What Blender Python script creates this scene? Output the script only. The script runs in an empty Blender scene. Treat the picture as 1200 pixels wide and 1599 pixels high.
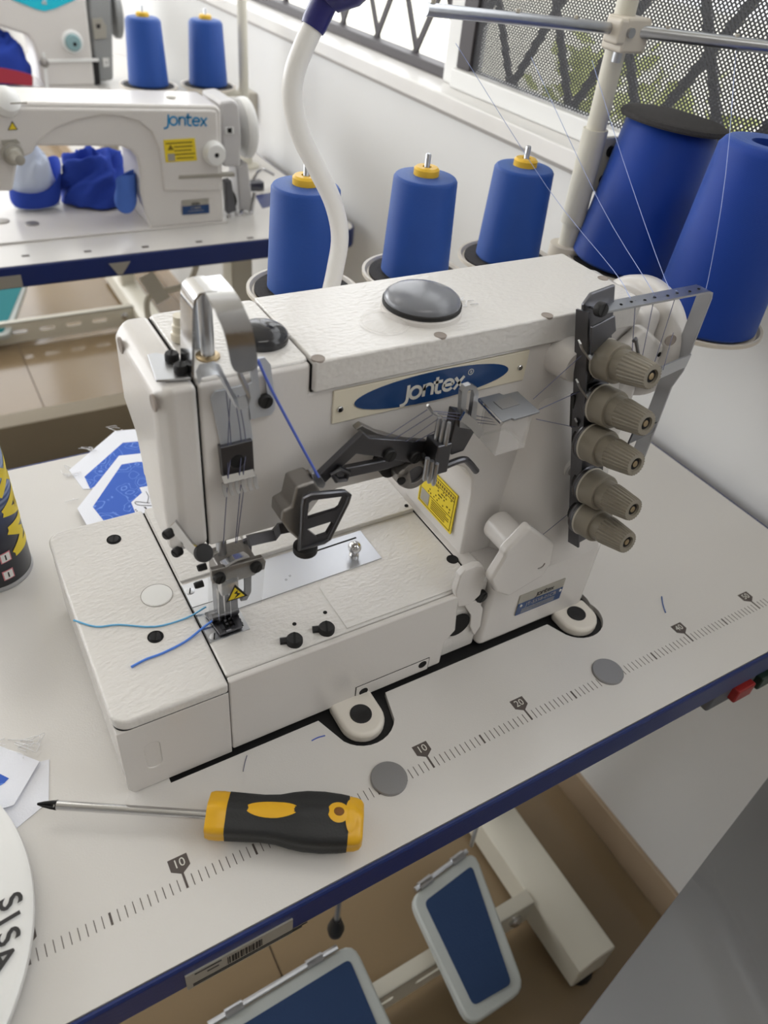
import bpy, bmesh, math, random
from mathutils import Vector, Matrix
random.seed(7)
SC = bpy.context.scene
COL = SC.collection
PI = math.pi

# ---------------------------------------------------------------- camera
# measured from the ruler printed on the table, verticals and the two horizontal directions
F_PX = 1175.4
CAM = Vector((-0.14127, -0.24278, 1.2812))
RX = Vector((0.86242409, -0.49757894, 0.092951))     # image right in world
RY = Vector((-0.25869619, -0.59110057, -0.76398717))   # image down in world
RZ = Vector((0.43508731, 0.63483487, -0.63850115))     # viewing direction
cam_d = bpy.data.cameras.new('camera')
cam = bpy.data.objects.new('camera', cam_d)
COL.objects.link(cam)
cam.matrix_world = Matrix(((RX.x, -RY.x, -RZ.x, CAM.x), (RX.y, -RY.y, -RZ.y, CAM.y),
                           (RX.z, -RY.z, -RZ.z, CAM.z), (0, 0, 0, 1)))
cam_d.sensor_fit = 'VERTICAL'
cam_d.sensor_height = 32.0
cam_d.lens = F_PX / 1599 * 32.0
cam_d.clip_start = 0.02
cam_d.dof.use_dof = True
cam_d.dof.focus_distance = 0.60
cam_d.dof.aperture_fstop = 6.3
SC.camera = cam

# ---------------------------------------------------------------- light
world = bpy.data.worlds.new('daylight')
SC.world = world
world.use_nodes = True
wn = world.node_tree.nodes
wn['Background'].inputs['Color'].default_value = (0.97, 0.985, 1.0, 1)
wn['Background'].inputs['Strength'].default_value = 3.0


def area(name, loc, aim, sx, sy, power, col=(1, 1, 1)):
    l = bpy.data.lights.new(name, 'AREA')
    l.shape = 'RECTANGLE'
    l.size, l.size_y, l.energy, l.color = sx, sy, power, col
    o = bpy.data.objects.new(name, l)
    COL.objects.link(o)
    o.location = loc
    o.rotation_euler = (Vector(aim) - Vector(loc)).to_track_quat('-Z', 'Y').to_euler()
    return o


area('window_daylight_left', (-2.3, 3.2, 1.75), (0.0, 1.0, 0.8), 3.0, 1.4, 28, (0.975, 0.99, 1.0))
area('window_daylight_back', (-1.3, 5.5, 1.9), (-0.4, 1.2, 0.75), 1.6, 1.4, 40, (0.97, 0.985, 1.0))
area('added_fill_near', (-0.2, -0.9, 2.7), (-0.2, -0.9, 0), 1.2, 0.3, 6.0, (1.0, 0.98, 0.95))  # added fill from above for the front faces, no known fixture
area('added_fill_far', (-0.6, 1.6, 2.7), (-0.6, 1.6, 0), 1.2, 0.3, 4, (1.0, 0.98, 0.95))  # second added overhead fill, no known fixture

SC.view_settings.view_transform = 'Standard'
SC.view_settings.look = 'None'
SC.view_settings.gamma = 1.0
SC.view_settings.use_curve_mapping = False
SC.view_settings.exposure = -0.06


# ---------------------------------------------------------------- helpers
def pt(px, py, ax, val):
    """measurement: the point of the plane ax = val that shows at photo pixel (px, py)"""
    r = RX * ((px - 600) / F_PX) + RY * ((py - 800) / F_PX) + RZ
    i = 'xyz'.index(ax)
    return CAM + r * ((val - CAM[i]) / r[i])


def srgb(r, g, b):
    f = lambda c: (c / 255 / 12.92) if c / 255 <= 0.04045 else ((c / 255 + 0.055) / 1.055) ** 2.4
    return (f(r), f(g), f(b), 1)


def mat(name, rgb, rough=0.5, metal=0.0, bump=0.0, scale=200.0, vary=0.0, vscale=8.0, spec=0.5,
        stretch=None, coat=0.0, detail=3.0):
    m = bpy.data.materials.new(name)
    m.use_nodes = True
    nt = m.node_tree
    b = nt.nodes['Principled BSDF']
    c = srgb(*rgb)
    b.inputs['Base Color'].default_value = c
    b.inputs['Roughness'].default_value = rough
    b.inputs['Metallic'].default_value = metal
    b.inputs['Specular IOR Level'].default_value = spec
    b.inputs['Coat Weight'].default_value = coat
    tc = nt.nodes.new('ShaderNodeTexCoord')
    src = tc.outputs['Object']
    if stretch:
        mp = nt.nodes.new('ShaderNodeMapping')
        mp.inputs['Scale'].default_value = stretch
        nt.links.new(src, mp.inputs['Vector'])
        src = mp.outputs['Vector']
    if bump:
        n = nt.nodes.new('ShaderNodeTexNoise')
        n.inputs['Scale'].default_value = scale
        n.inputs['Detail'].default_value = detail
        nt.links.new(src, n.inputs['Vector'])
        bp = nt.nodes.new('ShaderNodeBump')
        bp.inputs['Strength'].default_value = bump
        bp.inputs['Distance'].default_value = 0.001
        nt.links.new(n.outputs['Fac'], bp.inputs['Height'])
        nt.links.new(bp.outputs['Normal'], b.inputs['Normal'])
    if vary:
        n2 = nt.nodes.new('ShaderNodeTexNoise')
        n2.inputs['Scale'].default_value = vscale
        n2.inputs['Detail'].default_value = 4
        nt.links.new(src, n2.inputs['Vector'])
        mx = nt.nodes.new('ShaderNodeMix')
        mx.data_type = 'RGBA'
        mx.inputs['A'].default_value = tuple(x * (1 - vary) for x in c[:3]) + (1,)
        mx.inputs['B'].default_value = tuple(min(1, x * (1 + vary)) for x in c[:3]) + (1,)
        nt.links.new(n2.outputs['Fac'], mx.inputs['Factor'])
        nt.links.new(mx.outputs['Result'], b.inputs['Base Color'])
    return m


def clear(name, rgb, alpha, rough=0.1):
    m = mat(name, rgb, rough)
    m.node_tree.nodes['Principled BSDF'].inputs['Alpha'].default_value = alpha
    return m


OFF = {}


class MB:
    """collects shapes into one mesh"""

    def __init__(self):
        self.bm = bmesh.new()

    def faces(self, vs, fs):
        v = [self.bm.verts.new(p) for p in vs]
        for f in fs:
            try:
                self.bm.faces.new([v[i] for i in f])
            except ValueError:
                pass
        return self

    def hexa(self, p):
        return self.faces(p, [(0, 3, 2, 1), (4, 5, 6, 7), (0, 1, 5, 4), (1, 2, 6, 5), (2, 3, 7, 6), (3, 0, 4, 7)])

    def box(self, c, s, rot=None):
        c = Vector(c)
        pts = []
        for z in (-.5, .5):
            for x, y in ((-.5, -.5), (.5, -.5), (.5, .5), (-.5, .5)):
                v = Vector((x * s[0], y * s[1], z * s[2]))
                if rot is not None:
                    v = rot @ v
                pts.append(c + v)
        return self.hexa(pts)

    def span(self, x0, x1, y0, y1, z0, z1):
        return self.box(((x0 + x1) / 2, (y0 + y1) / 2, (z0 + z1) / 2), (abs(x1 - x0), abs(y1 - y0), abs(z1 - z0)))

    def prism(self, outer, d, holes=()):
        """outer/holes: lists of 3D points in one plane; d: extrusion vector"""
        d = Vector(d)
        loops = [[Vector(p) for p in outer]] + [[Vector(p) for p in h] for h in holes]
        rings, tops = [], []
        for L in loops:
            a = [self.bm.verts.new(p) for p in L]
            b = [self.bm.verts.new(p + d) for p in L]
            rings.append(a)
            tops.append(b)
            n = len(L)
            for i in range(n):
                j = (i + 1) % n
                self.bm.faces.new((a[i], a[j], b[j], b[i]))
        if not holes:
            self.bm.faces.new(rings[0][::-1])
            self.bm.faces.new(tops[0])
        else:
            for group in (rings, tops):
                es = []
                for L in group:
                    for i in range(len(L)):
                        e = self.bm.edges.get((L[i], L[(i + 1) % len(L)]))
                        es.append(e)
                bmesh.ops.triangle_fill(self.bm, edges=es, use_beauty=True, use_dissolve=False)
        return self

    def cyl(self, p0, p1, r0, r1=None, seg=20):
        return self.lathe([(r0, 0), (r0 if r1 is None else r1, 1)], p0, Vector(p1) - Vector(p0), seg, norm=False)

    def lathe(self, prof, p0, axis, seg=28, norm=True, close=True, rib=0, ribs=24, ribrange=None):
        p0, axis = Vector(p0), Vector(axis)
        L = axis.length
        w = axis / L
        u = w.orthogonal().normalized()
        v = w.cross(u)
        k = 1.0 if norm else L
        rings = []
        for n, (r, h) in enumerate(prof):
            ring = []
            for i in range(seg):
                a = 2 * PI * i / seg
                rr = r
                if rib and ribrange[0] <= n <= ribrange[1]:
                    rr = r - (rib if (i * ribs * 2 // seg) % 2 else 0)
                ring.append(self.bm.verts.new(p0 + w * (h * k) + (u * math.cos(a) + v * math.sin(a)) * rr))
            rings.append(ring)
        for a, b in zip(rings, rings[1:]):
            for i in range(seg):
                j = (i + 1) % seg
                self.bm.faces.new((a[i], a[j], b[j], b[i]))
        if close:
            self.bm.faces.new(rings[0][::-1])
            self.bm.faces.new(rings[-1])
        return self

    def tube(self, path, r, seg=8, closed=False):
        P = [Vector(p) for p in path]
        n = len(P)
        rings, u = [], None
        for i, p in enumerate(P):
            if closed:
                t = (P[(i + 1) % n] - P[i - 1]).normalized()
            else:
                t = (P[min(i + 1, n - 1)] - P[max(i - 1, 0)]).normalized()
            u = t.orthogonal().normalized() if u is None else (u - t * u.dot(t)).normalized()
            v = t.cross(u)
            rr = r[i] if isinstance(r, (list, tuple)) else r
            rings.append([self.bm.verts.new(p + (u * math.cos(2 * PI * k / seg) + v * math.sin(2 * PI * k / seg)) * rr)
                          for k in range(seg)])
        pairs = list(zip(rings, rings[1:]))
        if closed:
            pairs.append((rings[-1], rings[0]))
        for a, b in pairs:
            for k in range(seg):
                j = (k + 1) % seg
                self.bm.faces.new((a[k], a[j], b[j], b[k]))
        if not closed:
            self.bm.faces.new(rings[0][::-1])
            self.bm.faces.new(rings[-1])
        return self

    def ribbon(self, path, wide, t):
        """strip metal: path of centre points, wide = width vector (or list), t thickness"""
        P = [Vector(p) for p in path]
        n = len(P)
        rings = []
        for i, p in enumerate(P):
            w = Vector(wide[i] if isinstance(wide, list) else wide)
            tan = (P[min(i + 1, n - 1)] - P[max(i - 1, 0)]).normalized()
            nn = tan.cross(w).normalized() * (t / 2)
            rings.append([self.bm.verts.new(q) for q in (p - w / 2 - nn, p + w / 2 - nn, p + w / 2 + nn, p - w / 2 + nn)])
        for a, b in zip(rings, rings[1:]):
            for k in range(4):
                j = (k + 1) % 4
                self.bm.faces.new((a[k], a[j], b[j], b[k]))
        self.bm.faces.new(rings[0][::-1])
        self.bm.faces.new(rings[-1])
        return self

    def loft(self, rings):
        R = [[self.bm.verts.new(p) for p in r] for r in rings]
        n = len(R[0])
        for a, b in zip(R, R[1:]):
            for k in range(n):
                j = (k + 1) % n
                self.bm.faces.new((a[k], a[j], b[j], b[k]))
        self.bm.faces.new(R[0][::-1])
        self.bm.faces.new(R[-1])
        return self


def obj(name, mb, m, parent=None, bevel=0.0, seg=2, ang=35, smooth=True, kind=None, label=None):
    bm = mb.bm
    bmesh.ops.recalc_face_normals(bm, faces=bm.faces[:])
    off = OFF.get(parent.name, Vector()) if parent else Vector()
    if off.length:
        bmesh.ops.translate(bm, verts=bm.verts[:], vec=-off)
    me = bpy.data.meshes.new(name)
    if smooth:
        for f in bm.faces:
            f.smooth = True
    bm.to_mesh(me)
    bm.free()
    if smooth:
        me.set_sharp_from_angle(angle=math.radians(ang))
    me.materials.append(m)
    o = bpy.data.objects.new(name, me)
    COL.objects.link(o)
    if parent:
        o.parent = parent
        OFF[o.name] = off
    if bevel:
        b = o.modifiers.new('bevel', 'BEVEL')
        b.width, b.segments, b.limit_method, b.angle_limit = bevel, seg, 'ANGLE', math.radians(ang)
        b.harden_normals = True
    if kind:
        o['kind'] = kind
    if label:
        o['label'] = label
    return o


def tag(o, label, cat, group=None, kind=None):
    o['label'], o['category'] = label, cat
    if group:
        o['group'] = group
    if kind:
        o['kind'] = kind
    return o


def thing(name, label, cat, loc=(0, 0, 0), group=None):
    o = bpy.data.objects.new(name, None)
    COL.objects.link(o)
    o.location = loc
    o.empty_display_size = 0.05
    OFF[o.name] = Vector(loc)
    return tag(o, label, cat, group)


def dup(root, loc, label=None):
    """a copy of a thing with copies of its parts and sub-parts"""
    r = root.copy()
    COL.objects.link(r)
    r.location = loc
    if label:
        r['label'] = label
    for ch in list(root.children):
        c = ch.copy()
        COL.objects.link(c)
        c.parent = r
        for g in list(ch.children):
            d = g.copy()
            COL.objects.link(d)
            d.parent = c
    return r


def circ(c, u, v, r, n=20, r2=None, a0=0.0):
    c, u, v = Vector(c), Vector(u), Vector(v)
    return [c + u * (r * math.cos(a0 + 2 * PI * i / n)) + v * ((r2 or r) * math.sin(a0 + 2 * PI * i / n)) for i in range(n)]


def rrect(x0, x1, y0, y1, r, n=5, corners=(1, 1, 1, 1)):
    """rounded rectangle in 2D; corners order: x1y1, x0y1, x0y0, x1y0"""
    out = []
    for k, (cx, cy, a) in enumerate(((x1 - r, y1 - r, 0), (x0 + r, y1 - r, 90), (x0 + r, y0 + r, 180), (x1 - r, y0 + r, 270))):
        if corners[k]:
            for i in range(n + 1):
                t = math.radians(a + 90 * i / n)
                out.append((cx + r * math.cos(t), cy + r * math.sin(t)))
        else:
            out.append(((x1, y1), (x0, y1), (x0, y0), (x1, y0))[k])
    return out


def smooth_path(P, n=8):
    """Catmull-Rom through the points"""
    P = [Vector(p) for p in P]
    Q = [P[0] * 2 - P[1]] + P + [P[-1] * 2 - P[-2]]
    out = []
    for i in range(1, len(Q) - 2):
        for k in range(n):
            t = k / n
            a, b, c, d = Q[i - 1], Q[i], Q[i + 1], Q[i + 2]
            out.append(0.5 * ((2 * b) + (c - a) * t + (2 * a - 5 * b + 4 * c - d) * t * t + (3 * b - a - 3 * c + d) * t ** 3))
    out.append(P[-1])
    return out


def arc(cx, cy, r, a0, a1, n=12, ry=None):
    return [(cx + r * math.cos(math.radians(a0 + (a1 - a0) * i / n)),
             cy + (ry or r) * math.sin(math.radians(a0 + (a1 - a0) * i / n))) for i in range(n + 1)]


LOGO = [[(0.46, 0.98), (0.46, 0.05), (0.40, -0.18), (0.24, -0.32), (0.0, -0.36)],
        arc(1.02, 0.40, 0.40, 0, 360, 22),
        [(1.66, 0.0), (1.66, 0.80)], [(1.66, 0.42)] + arc(1.98, 0.46, 0.32, 165, 0, 8) + [(2.30, 0.0)],
        [(2.58, 1.12), (2.58, 0.20), (2.66, 0.05), (2.82, 0.0), (2.98, 0.02)], [(2.36, 0.80), (2.98, 0.80)],
        [(3.16, 0.42), (3.86, 0.42)] + arc(3.50, 0.40, 0.38, 5, 318, 18),
        [(4.02, 0.80), (4.66, 0.0)], [(4.66, 0.80), (4.02, 0.0)]]


def strokes(mb, paths, o, u, v, s, w, n, t=0.0002):
    """flat lettering: stroke paths in (u, v) scaled by s, stroke width w, raised t along n"""
    o, u, v, n = Vector(o), Vector(u), Vector(v), Vector(n)
    for P in paths:
        Q = [o + u * (x * s) + v * (y * s) + n * (t / 2) for x, y in P]
        closed = (Q[0] - Q[-1]).length < 1e-6
        m = len(Q)
        rings = []
        for i, q in enumerate(Q):
            a = Q[i - 1] if i else (Q[-2] if closed else Q[0])
            b = Q[i + 1] if i < m - 1 else (Q[1] if closed else Q[-1])
            d = (b - a).normalized()
            side = n.cross(d).normalized() * (w / 2)
            ext = d * (-w * 0.15 if i == 0 else (w * 0.15 if i == m - 1 else 0)) if not closed else Vector()
            rings.append([mb.bm.verts.new(p) for p in (q + ext - side - n * t / 2, q + ext + side - n * t / 2,
                                                       q + ext + side + n * t / 2, q + ext - side + n * t / 2)])
        for a, b in zip(rings, rings[1:]):
            for k in range(4):
                j = (k + 1) % 4
                mb.bm.faces.new((a[k], a[j], b[j], b[k]))
        if not closed:
            mb.bm.faces.new(rings[0][::-1])
            mb.bm.faces.new(rings[-1])
    return mb


def text_mb(mb, s, o, u, v, size, n, t=0.0002, center=True, bold=0.0, fn=None):
    """flat lettering from the built-in font, baseline direction u, up v"""
    cu = bpy.data.curves.new('lettering', 'FONT')
    cu.body = s
    cu.size = 1.0
    cu.offset = bold
    cu.resolution_u = 3
    cu.fill_mode = 'FRONT'
    if center:
        cu.align_x = 'CENTER'
        cu.align_y = 'CENTER'
    to = bpy.data.objects.new('lettering', cu)
    COL.objects.link(to)
    dg = bpy.context.evaluated_depsgraph_get()
    me = bpy.data.meshes.new_from_object(to.evaluated_get(dg))
    o, u, v, n = Vector(o), Vector(u), Vector(v), Vector(n)
    vs = []
    for q in me.vertices:
        if fn:
            vs.append(fn(q.co.x * size, q.co.y * size))
        else:
            vs.append(o + u * (q.co.x * size) + v * (q.co.y * size) + n * t)
    mb.faces(vs, [tuple(p.vertices) for p in me.polygons])
    bpy.data.objects.remove(to)
    bpy.data.curves.remove(cu)
    bpy.data.meshes.remove(me)
    return mb


X, Y, Z = Vector((1, 0, 0)), Vector((0, 1, 0)), Vector((0, 0, 1))

# ---------------------------------------------------------------- materials
M = {}
M['paint'] = mat('machine_white_paint', (218, 214, 210), 0.26, bump=0.10, scale=260, coat=0.15)
M['texpaint'] = mat('machine_textured_paint', (222, 219, 215), 0.28, bump=0.65, scale=280, coat=0.1, stretch=(0.8, 1.25, 1), detail=1.5)
M['wall'] = mat('wall_white_paint', (226, 226, 225), 0.5, bump=0.15, scale=90, vary=0.03, vscale=3)
M['backwall'] = mat('taupe_wall_paint', (176, 173, 170), 0.8, bump=0.1, scale=60)
M['ceiling'] = mat('ceiling_white_paint', (235, 233, 228), 0.8, bump=0.1, scale=60)
M['sill'] = mat('marble_sill', (236, 234, 231), 0.25, vary=0.05, vscale=14)
M['tile'] = mat('beige_floor_tile', (140, 121, 95), 0.13, vary=0.06, vscale=5, bump=0.05, scale=30)
M['grout'] = mat('floor_grout', (120, 104, 86), 0.8, bump=0.3, scale=300)
M['skirt'] = mat('beige_skirting', (172, 152, 128), 0.3, vary=0.05)
M['top'] = mat('tabletop_laminate', (213, 210, 206), 0.17, bump=0.10, scale=700, vary=0.02, vscale=5)
M['edge'] = mat('blue_edge_band', (20, 40, 100), 0.38, bump=0.1, scale=300)
M['steelpaint'] = mat('cream_painted_steel', (216, 212, 198), 0.4, bump=0.1, scale=300)
M['greyframe'] = mat('pale_grey_cast_frame', (196, 202, 200), 0.45, bump=0.2, scale=300)
M['bluepad'] = mat('blue_rubber_pad', (34, 62, 104), 0.75, bump=0.5, scale=500)
M['tealpad'] = mat('teal_rubber_pad', (20, 128, 136), 0.75, bump=0.5, scale=300)
M['black'] = mat('black_rubber', (22, 21, 22), 0.6, bump=0.2, scale=400)
M['blackoxide'] = mat('black_oxide_steel', (30, 30, 32), 0.35, 0.6, bump=0.1, scale=500)
M['hole'] = mat('dark_hole', (14, 13, 13), 0.9)
M['chrome'] = mat('polished_steel', (205, 205, 206), 0.13, 1.0, bump=0.03, scale=300, vary=0.03)
M['satin'] = mat('satin_steel', (188, 190, 194), 0.28, 1.0, bump=0.08, scale=900, stretch=(1, 12, 1))
M['brushed'] = mat('brushed_plate_steel', (205, 207, 212), 0.33, 1.0, bump=0.06, scale=900, stretch=(12, 1, 1))
M['gun'] = mat('dark_gunmetal_steel', (104, 104, 108), 0.30, 1.0, bump=0.08, scale=600)
M['cast'] = mat('dull_cast_steel', (150, 146, 142), 0.45, 0.85, bump=0.3, scale=500)
M['brass'] = mat('worn_brass_bush', (170, 152, 122), 0.3, 1.0)
M['tan'] = mat('taupe_plastic', (136, 129, 116), 0.42, bump=0.1, scale=500)
M['tanrim'] = mat('pale_plastic_washer', (190, 184, 172), 0.4)
M['navy'] = mat('navy_badge_enamel', (24, 62, 112), 0.22, vary=0.03)
M['badge'] = mat('ivory_badge_plate', (222, 214, 194), 0.32)
M['logo'] = mat('pale_badge_lettering', (214, 212, 204), 0.4)
M['yellow'] = mat('yellow_sticker', (232, 206, 44), 0.5)
M['ink'] = mat('dark_print', (38, 36, 36), 0.6)
M['olive'] = mat('olive_print', (120, 100, 20), 0.6)
M['greyink'] = mat('grey_ruler_print', (84, 76, 72), 0.6)
M['silver'] = mat('silver_nameplate', (168, 164, 154), 0.4, 0.3)
M['white'] = mat('white_plastic', (234, 234, 232), 0.3)
M['lug'] = mat('ivory_cushion', (224, 218, 208), 0.4)
M['thread'] = mat('blue_sewing_thread', (84, 104, 190), 0.7)
M['tail'] = mat('blue_thread_tail', (84, 134, 226), 0.7)
M['faint'] = mat('faint_blue_thread', (150, 164, 208), 0.7)
M['fine'] = mat('fine_grey_blue_thread', (96, 98, 124), 0.7)
M['pale_thread'] = mat('pale_blue_thread', (112, 184, 228), 0.7)
M['lint'] = mat('white_lint', (236, 236, 238), 0.9)
M['glass'] = clear('window_glass', (225, 232, 236), 0.10, 0.02)
M['plastic'] = clear('frosted_clear_plastic', (244, 241, 238), 0.22, 0.2)
M['midsteel'] = mat('grey_sheet_steel', (146, 148, 152), 0.42, 0.85, bump=0.05, scale=600)
M['plug'] = mat('dull_steel_plug', (150, 149, 150), 0.38, 0.8, bump=0.1, scale=800)
M['recess'] = mat('shaded_recess_paint', (150, 140, 132), 0.6)  # machine paint darkened in colour for the shade inside screw holes
M['shield'] = clear('clear_finger_guard', (210, 212, 214), 0.16, 0.05)
M['lampneck'] = mat('white_gooseneck_plastic', (236, 234, 230), 0.3)
M['lamphead'] = mat('navy_lamp_plastic', (34, 34, 104), 0.35)
M['mesh'] = mat('black_insect_mesh', (28, 28, 34), 0.5)
M['grille'] = mat('dark_window_bars', (72, 68, 70), 0.5, 0.3)
M['alu'] = mat('white_window_frame', (238, 238, 236), 0.35)
M['ground'] = mat('pale_concrete_yard', (226, 222, 206), 0.9, bump=0.3, scale=20, vary=0.08, vscale=1.5)
M['leaf'] = mat('yellow_green_leaves', (196, 202, 128), 0.7, vary=0.35, vscale=9)
M['yplastic'] = mat('yellow_handle_plastic', (226, 172, 30), 0.35, bump=0.1, scale=300)
M['grip'] = mat('black_grip_rubber', (32, 33, 34), 0.55, bump=0.25, scale=600)
M['cap'] = mat('yellow_cone_holder', (232, 186, 50), 0.4)
M['foam'] = mat('dark_grey_foam', (62, 60, 60), 0.95, bump=1.0, scale=500, vary=0.25, vscale=160)
M['disc'] = mat('cream_spool_dish', (214, 206, 192), 0.4)
M['cloth_b'] = mat('royal_blue_cloth', (34, 66, 168), 0.85, bump=0.5, scale=700, vary=0.15, vscale=12)
M['cloth_w'] = mat('pale_blue_white_cloth', (216, 226, 244), 0.85, bump=0.4, scale=700)
M['red'] = mat('red_cloth', (150, 40, 56), 0.85, bump=0.4, scale=500)
M['paper'] = mat('white_label_fabric', (236, 238, 246), 0.8, bump=0.3, scale=800)
M['cyan'] = mat('cyan_badge', (20, 190, 214), 0.3)
M['motor'] = mat('grey_motor_plastic', (150, 152, 152), 0.4)
M['tealknob'] = mat('pale_teal_knob', (134, 166, 170), 0.4)
M['greyboard'] = mat('grey_moulded_plastic', (128, 128, 130), 0.33, vary=0.04, vscale=5, bump=0.05, scale=200)
M['bluelogo'] = mat('sky_blue_lettering', (30, 140, 196), 0.4)
M['pink'] = mat('pink_mark', (214, 130, 140), 0.5)
M['redbtn'] = mat('red_switch_button', (150, 36, 34), 0.4)
M['greenbtn'] = mat('dark_green_switch_button', (30, 52, 44), 0.4)
M['switch'] = mat('grey_switch_box', (92, 94, 100), 0.5)


def wound(name, rgb, scale):
    """cone of thread: fine bands of winding"""
    m = mat(name, rgb, 0.5, vary=0.06, vscale=30, spec=0.3)
    nt = m.node_tree
    b = nt.nodes['Principled BSDF']
    b.inputs['Sheen Weight'].default_value = 0.25
    b.inputs['Sheen Tint'].default_value = (0.4, 0.6, 1, 1)
    tc = nt.nodes.new('ShaderNodeTexCoord')
    w = nt.nodes.new('ShaderNodeTexWave')
    w.bands_direction = 'Z'
    w.inputs['Scale'].default_value = scale
    w.inputs['Distortion'].default_value = 2.0
    w.inputs['Detail Scale'].default_value = 3
    nt.links.new(tc.outputs['Object'], w.inputs['Vector'])
    bp = nt.nodes.new('ShaderNodeBump')
    bp.inputs['Strength'].default_value = 0.25
    bp.inputs['Distance'].default_value = 0.0006
    nt.links.new(w.outputs['Fac'], bp.inputs['Height'])
    nt.links.new(bp.outputs['Normal'], b.inputs['Normal'])
    return m


M['cone'] = wound('blue_wound_thread', (30, 72, 150), 300)
M['bigcone'] = wound('royal_blue_wound_thread', (12, 58, 150), 420)


# ================================================================= ROOM
XW = 0.642        # inner face of the window wall
WB, WT = 1.035, 2.30      # window opening
FL = obj('floor', MB().span(-2.5, 0.9, -2.6, 5.7, -0.06, -0.004), M['grout'], kind='structure', smooth=False)
tile_me = None
for i in range(6):
    for j in range(14):
        x0, y0 = 0.64 - 0.6 * (i + 1), -2.55 + 0.6 * j
        if tile_me is None:
            t = obj('floor_tile', MB().box((0, 0, -0.004), (0.597, 0.597, 0.008)), M['tile'], FL, bevel=0.001, seg=1)
            tile_me = t.data
        else:
            t = bpy.data.objects.new('floor_tile', tile_me)
            COL.objects.link(t)
            t.parent = FL
        t.location = (x0 + 0.3, y0 + 0.3, 0)
obj('ceiling', MB().span(-2.5, 0.9, -2.6, 5.7, 2.75, 2.85), M['ceiling'], kind='structure', smooth=False)
w = MB()
w.span(XW, XW + 0.15, -2.6, 5.7, -0.05, WB - 0.025)
w.span(XW, XW + 0.15, -2.6, 5.7, WT, 2.8)
w.span(XW, XW + 0.15, -2.6, -0.9, WB - 0.025, WT)
w.span(XW, XW + 0.15, 5.5, 5.7, WB - 0.025, WT)
obj('wall_right', w, M['wall'], kind='structure', smooth=False)
obj('wall_front', MB().span(-2.5, 0.9, -2.7, -2.6, -0.05, 2.8), M['backwall'], kind='structure', smooth=False)
w = MB()
w.span(-2.5, 0.9, 5.7, 5.8, -0.05, 1.1).span(-2.5, 0.9, 5.7, 5.8, 2.7, 2.8).span(-2.5, -2.2, 5.7, 5.8, 1.1, 2.7).span(0.5, 0.9, 5.7, 5.8, 1.1, 2.7)
obj('wall_back', w, M['wall'], kind='structure', smooth=False)
w = MB()
w.span(-2.6, -2.5, -2.6, 5.7, -0.05, 0.95).span(-2.6, -2.5, -2.6, 5.7, 2.55, 2.8)
w.span(-2.6, -2.5, -2.6, 1.3, 0.95, 2.55).span(-2.6, -2.5, 5.4, 5.7, 0.95, 2.55)
obj('wall_left', w, M['wall'], kind='structure', smooth=False)
obj('baseboard_right', MB().span(XW - 0.009, XW, -2.6, 5.7, 0, 0.075), M['skirt'], kind='structure', bevel=0.002)
obj('trim_1', MB().span(XW - 0.012, XW + 0.10, -0.9, 5.5, WB - 0.025, WB), M['sill'], kind='structure', bevel=0.003,
    label='white marble ledge along the bottom of the window')
obj('trim_2', MB().span(XW - 0.002, XW + 0.002, -2.6, 5.7, 1.003, 1.0085), mat('groove_shade_grey', (176, 172, 168), 0.7),
    kind='structure', label='thin grey strip drawn for the shaded groove below the window ledge')  # raised strip, the groove's shade is put into its grey

# windows: plane of the sashes at x = 0.68
XS = 0.684
win1 = obj('window_1', MB().span(XS, XS + 0.05, 0.905, 0.945, WB, WT).span(XS, XS + 0.05, 5.46, 5.5, WB, WT)
           .span(XS, XS + 0.05, 0.905, 5.5, WT - 0.04, WT), M['alu'], kind='structure', bevel=0.003,
           label='white window frame around the open sash with bars')
obj('lower_rail', MB().span(XS + 0.012, XS + 0.045, 0.945, 5.46, WB, WB + 0.016), M['grille'], win1, bevel=0.002,
    label='dark lower window rail')
win2 = obj('window_2', MB().span(XS - 0.014, XS + 0.02, -0.9, 0.905, WB - 0.0, WB + 0.028)
           .span(XS - 0.014, XS + 0.02, -0.9, -0.86, WB + 0.028, WT - 0.04)
           .span(XS - 0.014, XS + 0.02, -0.9, 0.905, WT - 0.04, WT), M['alu'], kind='structure', bevel=0.003,
           label='white window frame holding the insect mesh')
obj('dark_stile', MB().span(XS - 0.004, XS + 0.014, 0.868, 0.905, WB + 0.028, WT - 0.04), M['grille'], win2, bevel=0.002,
    label='dark upright beside the mesh')
m = MB()
ya, yb, za, zb = -0.3, 0.868, WB + 0.028, 1.56
pitch, wt = 0.0062, 0.0021
for s in (1, -1):
    n = int(((yb - ya) + (zb - za)) / pitch)
    for k in range(n):
        c = k * pitch
        if s == 1:
            y0, z0 = ya + c - (zb - za), za
            y1, z1 = ya + c, zb
        else:
            y0, z0 = ya + c, za
            y1, z1 = ya + c - (zb - za), zb
        if s == 1:
            if y0 < ya:
                z0 += (ya - y0)
                y0 = ya
            if y1 > yb:
                z1 -= (y1 - yb)
                y1 = yb
        else:
            if y1 < ya:
                z1 -= (ya - y1)
                y1 = ya
            if y0 > yb:
                z0 += (y0 - yb)
                y0 = yb
        if z1 - z0 < 0.004:
            continue
        d = Vector((0, y1 - y0, z1 - z0)).normalized()
        q = Vector((0, -d.z, d.y)) * wt / 2
        a, b = Vector((XS + (0.0005 if s > 0 else 0.0009), y0, z0)), Vector((XS + (0.0005 if s > 0 else 0.0009), y1, z1))
        h = Vector((0.0006, 0, 0))
        m.hexa([a - q, a + q, a + q + h, a - q + h, b - q, b + q, b + q + h, b - q + h])
obj('insect_mesh', m, M['mesh'], win2, kind='stuff', smooth=False, label='black diagonal insect mesh')
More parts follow.
